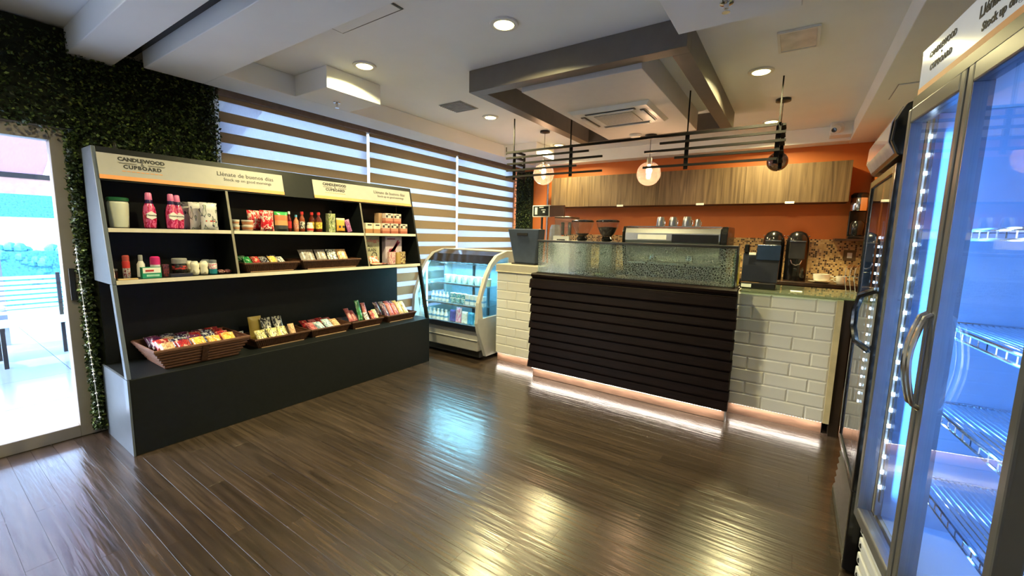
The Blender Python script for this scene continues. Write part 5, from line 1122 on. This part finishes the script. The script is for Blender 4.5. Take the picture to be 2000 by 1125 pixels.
lamp('AREA', 'black_fridge_light', (BW-.09, .06, 1.1), 2.2, (.3, .65, 1), (PI/2, 0, .3), .03, 1.0, parent=Bf)

# ================================================================== HANGING RACK
R_ = thing('hanging_rack', 'black metal bar rack hanging from the ceiling above the counter', 'rack', (-1.44, 3.97, 2.14)); NR = neg(R_)
YR = 3.97
m_rack = mat('matte_black_bar', (.006, .005, .005), .55, spec=.2)
def bar(x0, x1, z, y=YR, h=.010, d=.018): MB().box(x0, x1, y-d/2, y+d/2, z-h/2, z+h/2).build('bar', m_rack, R_, loc=NR)
ZR_ = [2.408, 2.347, 2.283, 2.213, 2.145]
bar(-2.78, -.20, ZR_[0], h=.022)
for z, a, b_ in ((1, -2.78, -1.785), (2, -2.765, -1.64), (3, -2.775, -1.915), (4, -2.78, -1.635), (1, -1.095, -.14), (2, -1.23, -.135), (3, -.96, -.17), (4, -1.237, -.185)): bar(a, b_, ZR_[z], h=.019)
for x, zt in ((-2.68, ZC-.001), (-1.985, ZC-.001), (-.865, ZC-.001), (-.19, ZC-.001)):
    MB().box(x-.005, x+.005, YR-.006, YR+.006, 2.42, zt).build('rod', m_rack, R_, loc=NR)
    MB().box(x-.017, x+.017, YR+.0095, YR+.018, 2.11, 2.425).build('upright', m_rack, R_, loc=NR)
for x, s in ((-2.66, 1), (-.165, 1)):
    for z in ZR_: MB().box(x-.02, x+.02, YR+.0185, YR+.18, z-.008, z+.008).build('side_bar', m_rack, R_, loc=NR)
    MB().box(x-.013, x+.013, YR+.181, YR+.19, 2.09, 2.42).build('upright', m_rack, R_, loc=NR)
MB().box(-2.785, -2.779, YR-.006, YR+.006, 2.39, 2.47).build('end_tab', m_rack, R_, loc=NR)

# ================================================================== GLOBE PENDANTS
m_globe = glassmat('halo_film_globe', (.97, .93, .9), .06, milk=.09, milkcol=(.95, .82, .76)); m_bulb = emat('warm_bulb', (1, .66, .4), 40); m_off = mat('dark_bulb', (.2, .15, .1), .2)  # milky film in the globe puts the bulb's halo into the glass
for k, (x, zg, r, lit, lab) in enumerate(((-2.655, 2.25, .13, True, 'left clear globe pendant lamp, lit, above the register'), (-1.365, 2.18, .125, True, 'middle clear globe pendant lamp, lit, above the espresso machine'), (-.205, 2.22, .085, False, 'right globe pendant lamp hanging behind the rack end, unlit'))):
    t = thing('pendant_lamp', lab, 'pendant lamp', (x, 4.6, 0), group='globe pendants'); zc_ = ZC if k != 1 else ZS-.02
    MB().lathe([(.06, -.001), (.06, -.022), (.02, -.03), (.006, -.034)], 20, (0, 0, zc_)).build('canopy', M['black'], t, smooth=True)
    MB().tube([(0, 0, zc_-.03), (0, 0, zg+r+.03)], .003, 6).build('cord', M['black'], t)
    MB().lathe([(.022, r+.045), (.026, r+.03), (.026, r-.03), (.018, r-.035)], 14, (0, 0, zg)).build('socket', M['alu'] if lit else M['black'], t, smooth=True)
    pr_ = [(r*math.sin(a), r*math.cos(a)) for a in [math.radians(14+q*(164/18)) for q in range(19)]]
    MB().lathe(pr_, 28, (0, 0, zg), cap=False).build('globe', m_globe if lit else glassmat('smoked_globe', (.25, .2, .18), .15), t, smooth=True)
    MB().lathe([(.012, .055), (.02, .04), (.03, .0), (.022, -.025), (.003, -.035)], 16, (0, 0, zg+.03)).build('bulb', m_bulb if lit else m_off, t, smooth=True)
    if lit: lamp('POINT', 'bulb_light', (x, 4.6, zg-.03), 6, (1, .6, .33), size=.035)
